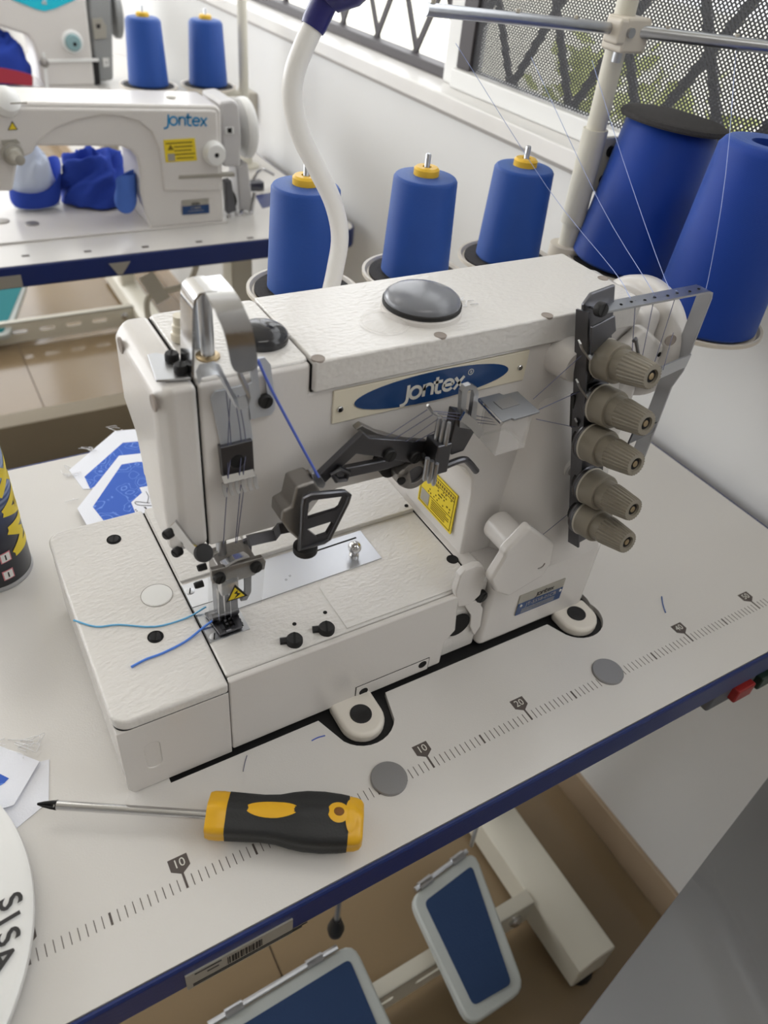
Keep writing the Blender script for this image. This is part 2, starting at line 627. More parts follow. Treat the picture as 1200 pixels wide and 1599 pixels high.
obj('glass_pane', MB().span(XS + 0.008, XS + 0.011, -0.86, 0.868, WB + 0.028, WT - 0.04), M['glass'], win2, smooth=False)

q = pt(394, 162, 'x', XW)
so = thing('wall_socket', 'small grey socket box on the wall beside the white stand pole', 'socket', (XW, q.y, q.z - 0.03))
obj('socket_box', MB().span(XW - 0.022, XW, q.y - 0.035, q.y + 0.035, q.z - 0.03, q.z + 0.03), M['tanrim'], so, bevel=0.003)
obj('cover_plate', MB().span(XW - 0.026, XW - 0.0222, q.y - 0.031, q.y + 0.031, q.z - 0.026, q.z + 0.026), M['motor'], so, bevel=0.002)
# burglar bars outside
gr = thing('window_bars', 'dark crossed burglar bars outside the window', 'window bars', (0.73, 0.9, WB))
gr_bar = None
k = 0
for i in range(-8, 33):
    yb_ = 0.96 + 0.1435 * i
    for s in (1, -1):
        y1 = yb_ + s * 0.62 * 0.5
        if max(yb_, y1) > 5.46 or min(yb_, y1) < -0.86:
            continue
        a, b = Vector((0.728 + 0.006 * s, yb_, WB + 0.004)), Vector((0.728 + 0.006 * s, y1, WB + 0.504))
        obj('bar', MB().ribbon([a, b], Vector((0, 0.015, 0)), 0.004), M['grille'], gr, smooth=False)
obj('bottom_bar', MB().span(0.720, 0.738, -0.86, 5.46, WB, WB + 0.010), M['grille'], gr)

# the yard outside
tag(obj('yard', MB().span(0.8, 14, -9, 16, -0.3, 0.0), M['ground'], smooth=False), 'pale sunlit yard ground outside the window', 'yard', kind='structure')


def bush(loc, r, h, label, seed):
    rnd = random.Random(seed)
    t = thing('shrub', label, 'shrub', loc, 'shrubs outside the window')
    L = Vector(loc)
    b = MB()
    for i in range(230):
        a, e = rnd.uniform(0, 2 * PI), rnd.uniform(-0.3, 1.0)
        rr = r * rnd.uniform(0.5, 1.0)
        c = L + Vector((math.cos(a) * rr * math.cos(e), math.sin(a) * rr * math.cos(e), h * (0.45 + 0.5 * math.sin(e) * rnd.uniform(.7, 1))))
        d = Vector((rnd.uniform(-1, 1), rnd.uniform(-1, 1), rnd.uniform(-.6, 1))).normalized()
        u = d.orthogonal().normalized()
        s = rnd.uniform(0.03, 0.06)
        c.z = max(c.z, 0.05)
        b.faces([c, c + d * s + u * s * 0.5, c + d * 2 * s, c + d * s - u * s * 0.5], [(0, 1, 2, 3)])
    obj('foliage', b, M['leaf'], t, kind='stuff', smooth=False)
    obj('stem', MB().cyl(L, L + Vector((0, 0, h * 0.6)), 0.03, 0.02, 8), M['grille'], t)


bush((1.75, 1.28, 0), 0.21, 1.1, 'yellow green shrub outside, nearest the window frame post', 1)
bush((1.95, 1.85, 0), 0.23, 1.15, 'yellow green shrub outside, seen at the left end of the mesh', 2)
bush((1.65, 0.75, 0), 0.21, 1.15, 'yellow green shrub outside, behind the middle of the mesh', 3)
bush((1.55, 0.25, 0), 0.20, 1.15, 'yellow green shrub outside, at the right end of the mesh', 4)


# ================================================================= TABLES
TZ = 0.75


def table_frame(root, x0, x1, y0, mirror=False):
    """steel stand: two feet beams, two columns, a slotted cross bar"""
    for xs in (x0, x1):
        yf, yr = y0 - 0.036, y0 + 0.50
        f = MB()
        # foot beam, folded sheet with a shoulder
        f.prism([(xs - .033, yf, .014), (xs + .033, yf, .014), (xs + .033, yf, .088), (xs - .012, yf, .088), (xs - .033, yf, .074)], (0, yr - yf, 0))
        fo = obj('foot_beam', f, M['steelpaint'], root, bevel=0.003, seg=2)
        for yy in (yf + 0.02, yr - 0.02):
            obj('rubber_foot', MB().cyl((xs, yy, 0), (xs, yy, 0.014), 0.026, 0.024, 16), M['black'], fo)
        obj('column', MB().span(xs - .025, xs + .025, y0 + 0.24, y0 + 0.30, 0.07, TZ - 0.034), M['steelpaint'], root, bevel=0.004)
        obj('top_beam', MB().span(xs - .02, xs + .02, y0 + 0.06, y0 + 0.48, TZ - 0.062, TZ - 0.034), M['steelpaint'], root, bevel=0.003)
    # cross bar: upright plate with slots and a top flange
    yb = y0 + 0.076
    slots = []
    xs = x0 + 0.09
    while xs < x1 - 0.10:
        slots.append([(xs + px, yb, 0.047 + pz) for px, pz in
                      [(0.018 + 0.006 * math.cos(a), 0.006 * math.sin(a)) for a in [(-90 + 30 * i) * PI / 180 for i in range(7)]]
                      + [(-0.018 + 0.006 * math.cos(a), 0.006 * math.sin(a)) for a in [(90 + 30 * i) * PI / 180 for i in range(7)]]])
        xs += 0.085
    b = MB().prism([(x0 + .033, yb, 0.010), (x1 - .033, yb, 0.010), (x1 - .033, yb, 0.080), (x0 + .033, yb, 0.080)], (0, 0.003, 0), slots)
    b.span(x0 + .033, x1 - .033, yb, yb + 0.022, 0.077, 0.080)
    cb = obj('cross_bar', b, M['steelpaint'], root, smooth=False)
    obj('bar_bolt', MB().lathe([(0.012, 0), (0.012, 0.004), (0.008, 0.008), (0.0, 0.010)], (x1 - 0.065, yb, 0.050), (0, -1, 0), 16), M['chrome'], cb)


def pedal(root, pts, padmat, zt=0.02):
    """treadle: frame outline of four corners (3D), pad inset"""
    P = [Vector(p) for p in pts]
    n = (P[1] - P[0]).cross(P[3] - P[0]).normalized()
    if n.z < 0:
        n = -n
    c = sum(P, Vector()) / 4
    # rounded corners
    def rnd(Q, r):
        out = []
        for i in range(4):
            a, b, d = Q[i - 1], Q[i], Q[(i + 1) % 4]
            e, f = (a - b).normalized() * r, (d - b).normalized() * r
            for k in range(5):
                t = k / 4
                out.append((b + e) * (1 - t) ** 2 + b * 2 * t * (1 - t) + (b + f) * t ** 2)
        return out
    w_, h_ = (P[1] - P[0]).normalized(), (P[3] - P[0]).normalized()
    ins = [P[0] + (w_ + h_) * 0.017, P[1] + (-w_ + h_) * 0.017, P[2] + (-w_ - h_) * 0.017, P[3] + (w_ - h_) * 0.017]
    fr = obj('pedal', MB().prism(rnd(P, 0.022), -n * zt), M['greyframe'], root, bevel=0.004)
    obj('rubber_pad', MB().prism(rnd(ins, 0.008), n * 0.0015), padmat, fr)
    hg = MB()
    for t in (0.25, 0.75):
        q = P[0].lerp(P[1], t) + h_ * -0.004
        hg.cyl(q - w_ * 0.012, q + w_ * 0.012, 0.006, seg=10)
    hg.cyl(P[0].lerp(P[1], 0.1) - h_ * 0.004, P[0].lerp(P[1], 0.9) - h_ * 0.004, 0.004, seg=8)
    obj('hinge_rod', hg, M['satin'], fr)
    return fr


def outline(x0, x1, y0, y1, r):
    return rrect(x0, x1, y0, y1, r, 6)


# --- main table ---------------------------------------------------
TX0, TX1, TY0, TY1 = -0.60, 0.620, -0.048, 0.516
tb = thing('sewing_table', 'white laminate sewing table with blue edge and printed ruler, nearest the camera', 'table', (0.0, 0.2, 0))
cut = [(-0.086, 0.0755), (0.037, 0.0755)]
cut += [(0.0705 + 0.0275 * math.cos(a), 0.062 + 0.0262 * math.sin(a)) for a in [(-150 + 12 * i) * PI / 180 for i in range(11)]]
cut += [(0.101, 0.0755), (0.282, 0.0755)]
cut += [(0.3140 + 0.0275 * math.cos(a), 0.070 + 0.0255 * math.sin(a)) for a in [(-150 + 12 * i) * PI / 180 for i in range(15)]]
cut += [(0.342, 0.085), (0.345, 0.285), (-0.086, 0.285)]
top = obj('tabletop', MB().prism([(x, y, TZ - 0.032) for x, y in outline(TX0 + .002, TX1 - .002, TY0 + .002, TY1 - .002, 0.03)], (0, 0, 0.032),
                                 [[(x, y, TZ - 0.032) for x, y in cut]]), M['top'], tb, smooth=False)
obj('edge_band', MB().prism([(x, y, TZ - 0.034) for x, y in outline(TX0 - .002, TX1 + .002, TY0 - .002, TY1 + .002, 0.033)], (0, 0, 0.0336),
                            [[(x, y, TZ - 0.034) for x, y in outline(TX0 + .0022, TX1 - .0022, TY0 + .0022, TY1 - .0022, 0.0298)]]),
    M['edge'], tb, bevel=0.003)
obj('oil_pan', MB().span(-0.088, 0.348, 0.036, 0.29, TZ - 0.075, TZ - 0.0055), M['black'], tb)
table_frame(tb, -0.46, 0.452, TY0)
PQ = [pt(640, 1402, 'z', 0.15), pt(741, 1326, 'z', 0.15), pt(823, 1545, 'z', 0.125), pt(735, 1606, 'z', 0.125)]
PR = [pt(300, 1622, 'z', 0.15), pt(552, 1470, 'z', 0.15), pt(638, 1655, 'z', 0.125), pt(390, 1812, 'z', 0.125)]
pedal(tb, PQ, M['bluepad'])
pedal(tb, PR, M['bluepad'])
JB = pt(524, 1455, 'z', 0.17)
lk = MB().cyl((JB.x, JB.y, JB.z), (JB.x, JB.y + 0.005, 0.70), 0.004, seg=10)
link = obj('treadle_rod', lk, M['satin'], tb)
obj('ball_joint', MB().lathe([(0.006, 0), (0.010, 0.008), (0.012, 0.022), (0.008, 0.04), (0.006, 0.05)], (JB.x, JB.y, JB.z - 0.01), (0, 0, 1), 16), M['black'], link)
JB = pt(737, 1318, 'z', 0.155)
lk = MB().cyl((JB.x, JB.y, 0.15), (JB.x + 0.004, JB.y + 0.02, 0.70), 0.0035, seg=10)
obj('treadle_rod', lk, M['satin'], tb)
# printed ruler
rl, nums = MB(), MB()
for k in range(-41, 104):
    x = k * 0.005
    if x > 0.515:
        continue
    big = k % 20 == 0
    mid = k % 10 == 0
    wdt = 0.0016 if big else (0.0015 if mid else 0.0005)
    rl.box((x, 0.0 if not big else 0.002, TZ + 0.0001), (wdt, 0.0085 if not big else 0.012, 0.0002))
    if big and k != 60:
        rl.prism([(x - 0.0068, 0.0195, TZ), (x - 0.0068, 0.011, TZ), (x, 0.0065, TZ), (x + 0.0068, 0.011, TZ), (x + 0.0068, 0.0195, TZ)], (0, 0, 0.0002))
        text_mb(nums, str(abs(k) // 2), (x, 0.0145, TZ), X, Y, 0.0088, Z, 0.00035)
obj('ruler_scale', rl, M['greyink'], tb, smooth=False, label='printed ruler ticks with number flags')
obj('ruler_numbers', nums, M['logo'], tb, smooth=False)
# steel plugs
for px, py in ((608, 1215), (950, 1048)):
    c = pt(px, py, 'z', TZ + 0.002)
    obj('steel_plug', MB().lathe([(0.0145, 0), (0.0145, 0.0016), (0.0138, 0.0024)], (c.x, c.y, TZ), Z, 32), M['plug'], tb)
# sticker under the front edge
a, b = pt(290, 1530, 'y', TY0 - 0.0035).x, pt(458, 1440, 'y', TY0 - 0.0035).x
st = obj('edge_sticker', MB().span(a, b, TY0 - 0.0032, TY0 - 0.002, TZ - 0.0345, TZ - 0.012), M['silver'], tb)
bc = MB()
rr = random.Random(3)
xx = a + 0.028
while xx < a + 0.052:
    wv = rr.choice((0.0005, 0.0009, 0.0014))
    bc.span(xx, xx + wv, TY0 - 0.0036, TY0 - 0.003, TZ - 0.026, TZ - 0.016)
    xx += wv + rr.choice((0.0006, 0.0010))
for zz, q0, q1 in ((TZ - 0.0145, 0.006, 0.024), (TZ - 0.029, 0.004, 0.086), (TZ - 0.0315, 0.004, 0.082), (TZ - 0.02, 0.014, 0.022)):
    bc.span(a + q0, a + q1, TY0 - 0.0036, TY0 - 0.003, zz - 0.0005, zz + 0.0005)
obj('sticker_print', bc, M['ink'], st, smooth=False)
# switch box under the right front edge
sw = obj('switch_box', MB().span(0.405, 0.55, TY0 + 0.002, TY0 + 0.06, TZ - 0.066, TZ - 0.034), M['switch'], tb, bevel=0.003)
obj('red_button', MB().span(0.432, 0.458, TY0 - 0.006, TY0 + 0.004, TZ - 0.058, TZ - 0.040), M['redbtn'], sw, bevel=0.002, label='red switch button')
obj('green_button', MB().span(0.468, 0.492, TY0 - 0.006, TY0 + 0.004, TZ - 0.058, TZ - 0.040), M['greenbtn'], sw, bevel=0.002, label='dark green switch button')


# --- background tables -------------------------------------------------
def back_table(y0, label, pad, padbox, x1=0.612):
    root = thing('sewing_table', label, 'table', (0.0, y0 + 0.2, 0))
    obj('tabletop', MB().prism([(x, y, TZ - 0.034) for x, y in outline(-0.60, x1, y0, y0 + 0.565, 0.03)], (0, 0, 0.034)), M['top'], root)
    obj('edge_band', MB().prism([(x, y, TZ - 0.036) for x, y in outline(-0.604, x1 + .004, y0 - .004, y0 + .569, 0.034)], (0, 0, 0.0356),
                                [[(x, y, TZ - 0.036) for x, y in outline(-0.5998, x1 - .0002, y0 + .0002, y0 + .5648, 0.0298)]]), M['edge'], root, bevel=0.003)
    table_frame(root, -0.46, 0.46, y0)
    for q in padbox:
        pedal(root, q, pad)
    return root


bt = back_table(1.069, 'white sewing table with blue front edge, second from the camera', M['tealpad'],
                [[(-0.12, 1.29, 0.12), (0.09, 1.29, 0.12), (0.09, 1.08, 0.085), (-0.12, 1.08, 0.085)]])
obj('edge_sticker', MB().span(pt(-20, 450, 'y', 1.063).x, pt(37, 450, 'y', 1.063).x, 1.0635, 1.0650, TZ - 0.034, TZ - 0.014), M['silver'], bt)
a = pt(187, 420, 'y', 1.063).x
obj('clear_tape', MB().prism([(a - 0.017, 1.0648, TZ - 0.012), (a + 0.02, 1.0648, TZ - 0.012), (a + 0.004, 1.0648, TZ - 0.033), (a - 0.004, 1.0648, TZ - 0.033)], (0, -0.0012, 0)), M['silver'], bt)
for px, py in ((40, 400), (137, 393), (227, 386), (311, 378), (391, 372)):
    c = pt(px, py, 'z', TZ)
    obj('ruler_flag', MB().span(c.x - 0.006, c.x + 0.006, c.y - 0.004, c.y + 0.004, TZ, TZ + 0.0003), M['greyink'], bt, smooth=False)
q = [pt(398, 306, 'z', TZ), pt(436, 299, 'z', TZ), pt(441, 318, 'z', TZ), pt(410, 326, 'z', TZ)]
obj('belt_slot', MB().prism(q, (0, 0, 0.0006)), M['edge'], bt, smooth=False, label='dark navy belt slot beside the machine')
q = pt(402, 296, 'z', TZ)
wd = obj('bobbin_winder', MB().span(q.x - 0.02, q.x + 0.012, q.y - 0.012, q.y + 0.012, TZ, TZ + 0.018), M['gun'], bt, bevel=0.003)
obj('winder_arm', MB().tube(smooth_path([(q.x - 0.01, q.y, TZ + 0.02), (q.x + 0.01, q.y, TZ + 0.04), (q.x + 0.035, q.y - 0.01, TZ + 0.03)], 4), 0.003, 8), M['chrome'], wd)
# things hung under it
tr = pt(300, 450, 'y', 1.30)
obj('knee_lever', MB().tube(smooth_path([pt(232, 500, 'y', 1.32), pt(230, 470, 'y', 1.32), pt(245, 458, 'y', 1.32), pt(300, 435, 'y', 1.30), (pt(300, 435, 'y', 1.30).x + 0.03, 1.30, TZ - 0.03)], 5), 0.007), M['steelpaint'], bt)
obj('lever_bracket', MB().ribbon([pt(228, 430, 'y', 1.28), pt(255, 470, 'y', 1.28)], Vector((0.03, 0.0, 0.012)), 0.004), M['steelpaint'], bt)
tag(obj('floor_beam', MB().span(-1.6, 0.60, 1.575, 1.64, 0.001, 0.135), mat('dark_taupe_board', (150, 139, 120), 0.5, vary=0.08), bevel=0.003),
    'low dark taupe beam lying on the floor behind the second table', 'beam')
b3 = back_table(2.19, 'white sewing table farthest from the camera, mostly hidden', M['tealpad'],
                [[(-0.16, 2.50, 0.11), (0.135, 2.50, 0.11), (0.02, 2.23, 0.06), (-0.2, 2.23, 0.06)]])


# ================================================================= THREAD STANDS, CONES
def stand_pole(root, x, y, z0, z1):
    obj('base_flange', MB().lathe([(0.030, 0), (0.030, 0.004), (0.016, 0.008), (0.016, 0.03)], (x, y, TZ), Z, 24), M['steelpaint'], root)
    obj('pole', MB().cyl((x, y, z0), (x, y, z1), 0.0105, seg=20), M['steelpaint'], root)


def dish(root, x, y, z, r=0.0555, foam=True, pin=0.125):
    d = obj('spool_dish', MB().lathe([(0.012, -0.016), (0.014, -0.006), (r * 0.8, -0.005), (r, 0.001), (r, 0.0045), (r - 0.003, 0.0045), (r - 0.0055, 0.001), (0.004, 0.001)],
                                     (x, y, z), Z, 44), M['disc'], root)
    if foam:
        obj('foam_ring', MB().lathe([(r - 0.0075, 0.001), (r - 0.0075, 0.0035), (0.005, 0.0035)], (x, y, z), Z, 44), M['foam'], d, label='black speckled foam pad')
    obj('spool_pin', MB().lathe([(0.0028, 0), (0.0028, pin), (0.0022, pin + 0.001)], (x, y, z), Z, 12), M['satin'], root)


def cone(loc, r0, r1, h, label, m, group, cap=True, corner=0.006, foam=False, hollow=False, tilt=(0, 0)):
    x, y, z = loc
    t = thing('thread_cone', label, 'thread cone', loc, group)
    prof = [(r0 * 0.5, 0), (r0 - 0.003, 0), (r0, 0.003), (r1 + corner * 0.2, h - corner)]
    prof += [(r1 - corner + corner * math.cos(math.radians(a)), h - corner + corner * math.sin(math.radians(a))) for a in (20, 45, 70, 90)]
    if hollow:
        prof += [(r1 * 0.44, h - 0.001), (r1 * 0.42, h - 0.03), (r1 * 0.3, h - 0.05)]
    else:
        prof += [(0.013, h + 0.001), (0.006, h)]
    b = MB().lathe(prof, loc, Vector((tilt[0], tilt[1], 1)), 56)
    obj('wound_thread', b, m, t)
    ax = Vector((tilt[0], tilt[1], 1)).normalized()
    tp = Vector(loc) + ax * h
    if cap:
        obj('cone_holder', MB().lathe([(0.0105, -0.002), (0.0125, 0.0), (0.0125, 0.0065), (0.0105, 0.0085), (0.0045, 0.0085), (0.004, 0.004)], tp, ax, 28), M['cap'], t, label='yellow cone holder')
    if foam:
        obj('foam_disc', MB().lathe([(0.002, 0), (r1 + 0.0085, 0.0), (r1 + 0.0095, 0.002), (r1 + 0.0085, 0.005), (r1 + 0.005, 0.0065), (0.002, 0.0070)], tp, ax, 48), M['foam'], t, label='dark grey foam disc on the top')
    return t


ZD = 0.965
stn = thing('thread_stand', 'cream thread stand with steel guide rods behind the nearest sewing machine', 'thread stand', (0.515, 0.402, TZ))
PX, PY = 0.515, 0.402
stand_pole(stn, PX, PY, TZ, 1.75)
obj('pole_sleeve', MB().cyl((PX, PY, 1.0), (PX, PY, 1.10), 0.0135, seg=24), M['steelpaint'], stn)
pb = obj('sleeve_bracket', MB().span(PX + 0.010, PX + 0.034, PY - 0.006, PY + 0.002, 1.035, 1.092), M['steelpaint'], stn, bevel=0.002)
for zz in (1.048, 1.078):
    obj('bracket_bolt', MB().lathe([(0.006, 0), (0.006, 0.004), (0.004, 0.005), (0.001, 0.003)], (PX + 0.024, PY - 0.006, zz), (0, -1, 0), 12), M['blackoxide'], pb)
obj('collar', MB().cyl((PX, PY, 0.955), (PX, PY, 0.975), 0.02, seg=24), M['disc'], stn)
# arms carrying the dishes
D3 = [(0.1695, 0.397), (0.2985, 0.397), (0.4255, 0.4015)]
DB = [(0.560, 0.352), (0.530, 0.203)]
for q0, q1 in (((PX, PY), D3[0]), ((PX, PY), DB[0]), (DB[0], DB[1])):
    obj('dish_arm', MB().cyl((*q0, ZD - 0.016), (*q1, ZD - 0.016), 0.006, seg=12), M['steelpaint'], stn)
for q in D3:
    dish(stn, q[0], q[1], ZD, pin=0.121)
dish(stn, DB[0][0], DB[0][1], ZD, 0.066, pin=0.10)
dish(stn, DB[1][0], DB[1][1], ZD, 0.060, foam=False, pin=0.10)
# guide rods
zr = 1.192
a, b, c = pt(665, 15, 'y', 0.395), pt(975, 47, 'y', 0.395), pt(1199, 74, 'x', 0.60)
rod = obj('guide_rod', MB().tube([a, b], 0.0052, 12), M['satin'], stn)
rod2 = obj('guide_rod', MB().tube([b, b + (c - b) * 1.25], 0.0058, 12), M['satin'], stn)
for rr_, p0, p1, ts in ((rod, a, b, (0.03, 0.42, 0.72)), (rod2, b, c, (0.3, 0.78))):
    for t_ in ts:
        q = p0.lerp(p1, t_)
        obj('eyelet', MB().cyl(q + Vector((0, 0, 0.003)), q + Vector((0, 0, 0.0075)), 0.0022, seg=10), M['tanrim'], rr_)
cl = obj('rod_clamp', MB().box((PX + 0.001, PY - 0.008, 1.189), (0.034, 0.030, 0.030)), M['disc'], stn, bevel=0.003)
obj('rod_clamp', MB().box((PX - 0.018, PY - 0.012, 1.192), (0.012, 0.022, 0.022)), M['disc'], stn, bevel=0.003)
obj('clamp_screw', MB().cyl((PX - 0.008, PY - 0.012, 1.165), (PX - 0.008, PY - 0.012, 1.175), 0.005, seg=14), M['satin'], cl)
obj('clamp_screw', MB().cyl((PX - 0.010, PY - 0.022, 1.192), (PX - 0.010, PY - 0.026, 1.192), 0.0045, seg=14), M['satin'], cl)
GC = 'small blue thread cones behind the nearest machine'
names = ['small blue thread cone with yellow holder standing behind the lamp neck', 'small blue thread cone with yellow holder, middle of the row of three behind the machine',
         'small blue thread cone with yellow holder, right end of the row beside the stand pole']
for (x, y), nm in zip(D3, names):
    cone((x, y, ZD + 0.0038), 0.0355, 0.0310, 0.098, nm, M['cone'], GC, corner=0.003)
cone((DB[0][0], DB[0][1], ZD + 0.0038), 0.060, 0.0475, 0.148, 'large royal blue thread cone topped with a dark foam disc', M['bigcone'], 'large blue thread cones', cap=False, foam=True, tilt=(0.07, -0.02))
cone((DB[1][0], DB[1][1], ZD + 0.002), 0.0530, 0.0450, 0.170, 'large royal blue open-topped thread cone at the right edge', M['bigcone'], 'large blue thread cones', cap=False, hollow=True, corner=0.008, tilt=(0.03, 0.0))

# background stand and cones
s2 = thing('thread_stand', 'white thread stand pole beside the two far thread cones', 'thread stand', (0.447, 1.50, TZ))
q = pt(380, 100, 'y', 1.50)
stand_pole(s2, q.x, 1.50, TZ, 1.75)
zc = 0.9
for px in (233, 326):
    p = pt(px, 136, 'y', 1.50)
    zc = p.z
    dish(s2, p.x, 1.50, zc, 0.058, pin=0.14)
    obj('dish_arm', MB().cyl((p.x, 1.50, zc - 0.014), (q.x, 1.50, zc - 0.014), 0.006, seg=10), M['steelpaint'], s2)
p = pt(233, 136, 'y', 1.50)
cone((p.x, 1.50, p.z + 0.004), 0.040, 0.033, 0.118, 'far blue thread cone, left one of the two behind the second machine', M['cone'], 'far thread cones')
p = pt(326, 136, 'y', 1.50)
cone((p.x, 1.50, p.z + 0.004), 0.040, 0.033, 0.118, 'far blue thread cone, right one beside the white stand pole', M['cone'], 'far thread cones')

# gooseneck lamp
lp = [pt(513, 478, 'y', 0.335), pt(514, 465, 'y', 0.335), pt(524, 420, 'y', 0.335), pt(531, 370, 'y', 0.335), pt(521, 318, 'y', 0.335), pt(496, 265, 'y', 0.335), pt(470, 212, 'y', 0.335),
      pt(457, 160, 'y', 0.335), pt(459, 118, 'y', 0.335), pt(474, 75, 'y', 0.335), pt(492, 36, 'y', 0.335)]
lamp = thing('gooseneck_lamp', 'white gooseneck work lamp with navy head behind the nearest machine', 'lamp', (lp[0].x, 0.335, TZ))
path = smooth_path([(lp[0].x - 0.004, 0.335, TZ + 0.02), (lp[0].x - 0.004, 0.335, 0.86)] + lp, 6)
obj('base', MB().lathe([(0.028, 0), (0.028, 0.012), (0.016, 0.022), (0.011, 0.03)], (lp[0].x - 0.004, 0.335, TZ), Z, 24), M['lamphead'], lamp)
obj('neck', MB().tube(path, [0.0078] * 10 + [0.0078] * (len(path) - 10), 16), M['lampneck'], lamp)
d = (lp[-1] - lp[-2]).normalized()
obj('neck_socket', MB().lathe([(0.0088, -0.004), (0.0095, 0.0), (0.0095, 0.03), (0.012, 0.034)], lp[-1], d, 20), M['lamphead'], lamp)
hd = Vector((0.5, -0.25, 0.65)).normalized()
hc = lp[-1] + d * 0.040
obj('lamp_head', MB().lathe([(0.004, -0.012), (0.018, -0.010), (0.026, 0.004), (0.029, 0.03), (0.027, 0.05), (0.004, 0.052)], hc - hd * 0.012, hd, 28), M['lamphead'], lamp)
obj('lens', MB().lathe([(0.024, 0.0), (0.022, 0.003), (0.002, 0.004)], hc + hd * 0.040, hd, 24), M['motor'], lamp)


# ================================================================= THE INTERLOCK MACHINE
mc = thing('sewing_machine', 'white flatbed interlock sewing machine with blue oval jontex badge, nearest the camera', 'sewing machine', (0.1, 0.18, TZ))
BZ = 0.837          # bed top
AY = 0.120          # front face of the arm


def pp(ax, val, *px):
    return [pt(a, b, ax, val) for a, b in px]


def screw(parent, c, axis, r, m, name='screw', h=0.003, slot=True, label=None):
    c, axis = Vector(c), Vector(axis).normalized()
    s = obj(name, MB().lathe([(r, -0.001), (r, h * 0.7), (r * 0.85, h)], c, axis, 20), m, parent, label=label)
    if slot:
        u = (axis.orthogonal().normalized() + axis.cross(axis.orthogonal().normalized()) * 0.4).normalized()
        b = MB().box((0, 0, 0), (0.001, 0.001, 0.001))
        b.bm.clear()
        v = axis.cross(u)
        q = c + axis * (h + 0.0001)
        b.prism([q - u * r * 0.85 - v * r * 0.13, q + u * r * 0.85 - v * r * 0.13, q + u * r * 0.85 + v * r * 0.13, q - u * r * 0.85 + v * r * 0.13], axis * 0.0001)
        obj('slot', b, M['hole'], s, smooth=False)
    return s


def recess(parent, c, axis, r, name='screw_hole', m='hole', rim=None):
    """shallow sunk hole: a short dark cup with a rim"""
    c, axis = Vector(c), Vector(axis).normalized()
    return obj(name, MB().lathe([(r * 1.03, -0.001), (r * 1.03, 0.0003), (r * 0.92, 0.0004), (r * 0.88, 0.0002), (0.0003, 0.0001)], c, axis, 22), M[rim or 'cast'] if m == 'rim' else M[m], parent)


M['plate'] = mat('bright_zinc_plate', (206, 210, 216), 0.5, 0.6, vary=0.05, vscale=60)
# ---- bed
bed = obj('bed', MB().prism([(-0.0350, 0.086, 0.752), (0.200, 0.086, 0.752), (0.200, 0.287, 0.752), (-0.0350, 0.287, 0.752)], (0, 0, BZ - 0.752)), M['texpaint'], mc, bevel=0.002)
fp = pp('y', 0.0800, (360, 1178), (690, 1022), (694, 1008), (712, 985), (716, 945), (716, 925))
z_top = BZ - 0.0005
front = [(-0.0350, 0.080, 0.7525), (fp[1].x, 0.080, 0.7525), (fp[2].x, .08, fp[2].z + 0.004), (fp[3].x, .08, fp[3].z), (fp[4].x, .08, fp[4].z), (0.1655, .08, z_top), (-0.0350, .08, z_top)]
obj('front_panel', MB().prism(front, (0, 0.0055, 0)), M['paint'], bed, bevel=0.0015)
tabp = pp('y', 0.080, (712, 926), (720, 900), (728, 891), (745, 884), (755, 884), (761, 894), (755, 915), (751, 930), (735, 945), (716, 950))
obj('upright_tab', MB().prism(tabp, (0, 0.007, 0)), M['paint'], bed, bevel=0.0015)
# raised covers on the bed
obj('raised_panel', MB().prism([(x, y, BZ) for x, y in ((0.064, 0.088), (0.186, 0.088), (0.186, 0.128), (0.178, 0.138), (0.070, 0.142), (0.064, 0.136))], (0, 0, 0.0014)), M['texpaint'], bed, bevel=0.0005)
obj('rear_cover', MB().prism([(x, y, BZ) for x, y in ((0.030, 0.188), (0.1868, 0.188), (0.1868, 0.286), (0.030, 0.286))], (0, 0, 0.0045)), M['texpaint'], bed, bevel=0.001)
obj('seam', MB().span(0.1868, 0.1880, 0.098, 0.286, 0.83, BZ + 0.0004), M['hole'], bed, smooth=False)
obj('deck_strip', MB().span(0.1880, 0.2025, 0.098, 0.2865, 0.82, BZ + 0.0012), M['paint'], bed, bevel=0.0006)
obj('rear_plate', MB().prism([(x, y, BZ) for x, y in ((-0.034, 0.188), (0.0285, 0.188), (0.0285, 0.286), (-0.034, 0.286))], (0, 0, 0.0020)), M['texpaint'], bed, bevel=0.0006)
# left end cover with rounded outer corners, lid rim and finger slot
co = rrect(-0.1155, -0.0358, 0.0862, 0.288, 0.007, 6, (0, 1, 1, 0))
cover = obj('end_cover', MB().loft([[(x + 0.004, y, 0.7505) for x, y in co], [(x, y, 0.758) for x, y in co], [(x, y, 0.8265) for x, y in co]]), M['paint'], mc, bevel=0.001)
lid = rrect(-0.1162, -0.0358, 0.0785, 0.289, 0.012, 6, (0, 1, 1, 0))
ldp = obj('lid', MB().prism([(x, y, 0.8270) for x, y in lid], (0, 0, BZ - 0.8270)), M['texpaint'], cover, bevel=0.0025, seg=3)
gx = pt(240, 1180, 'y', 0.0795)
gr_ = rrect(gx.x - 0.0055, gx.x + 0.0055, 0.772, 0.803, 0.0054, 6)
fro = [(-0.1120, 0.7505), (-0.0358, 0.7505), (-0.0358, 0.8262), (-0.1155, 0.8262), (-0.1155, 0.757)]
obj('cover_front', MB().prism([(x, 0.0794, z) for x, z in fro], (0, 0.0070, 0), [[(x, 0.0794, z) for x, z in gr_]]), M['paint'], cover, bevel=0.0007)
obj('finger_slot', MB().loft([[(x, 0.0804, z) for x, z in gr_], [(gx.x + (x - gx.x) * .93, 0.0846, z) for x, z in gr_],
                              [(gx.x + (x - gx.x) * .70, 0.0858, 0.7875 + (z - 0.7875) * .9) for x, z in gr_]]), M['paint'], cover)
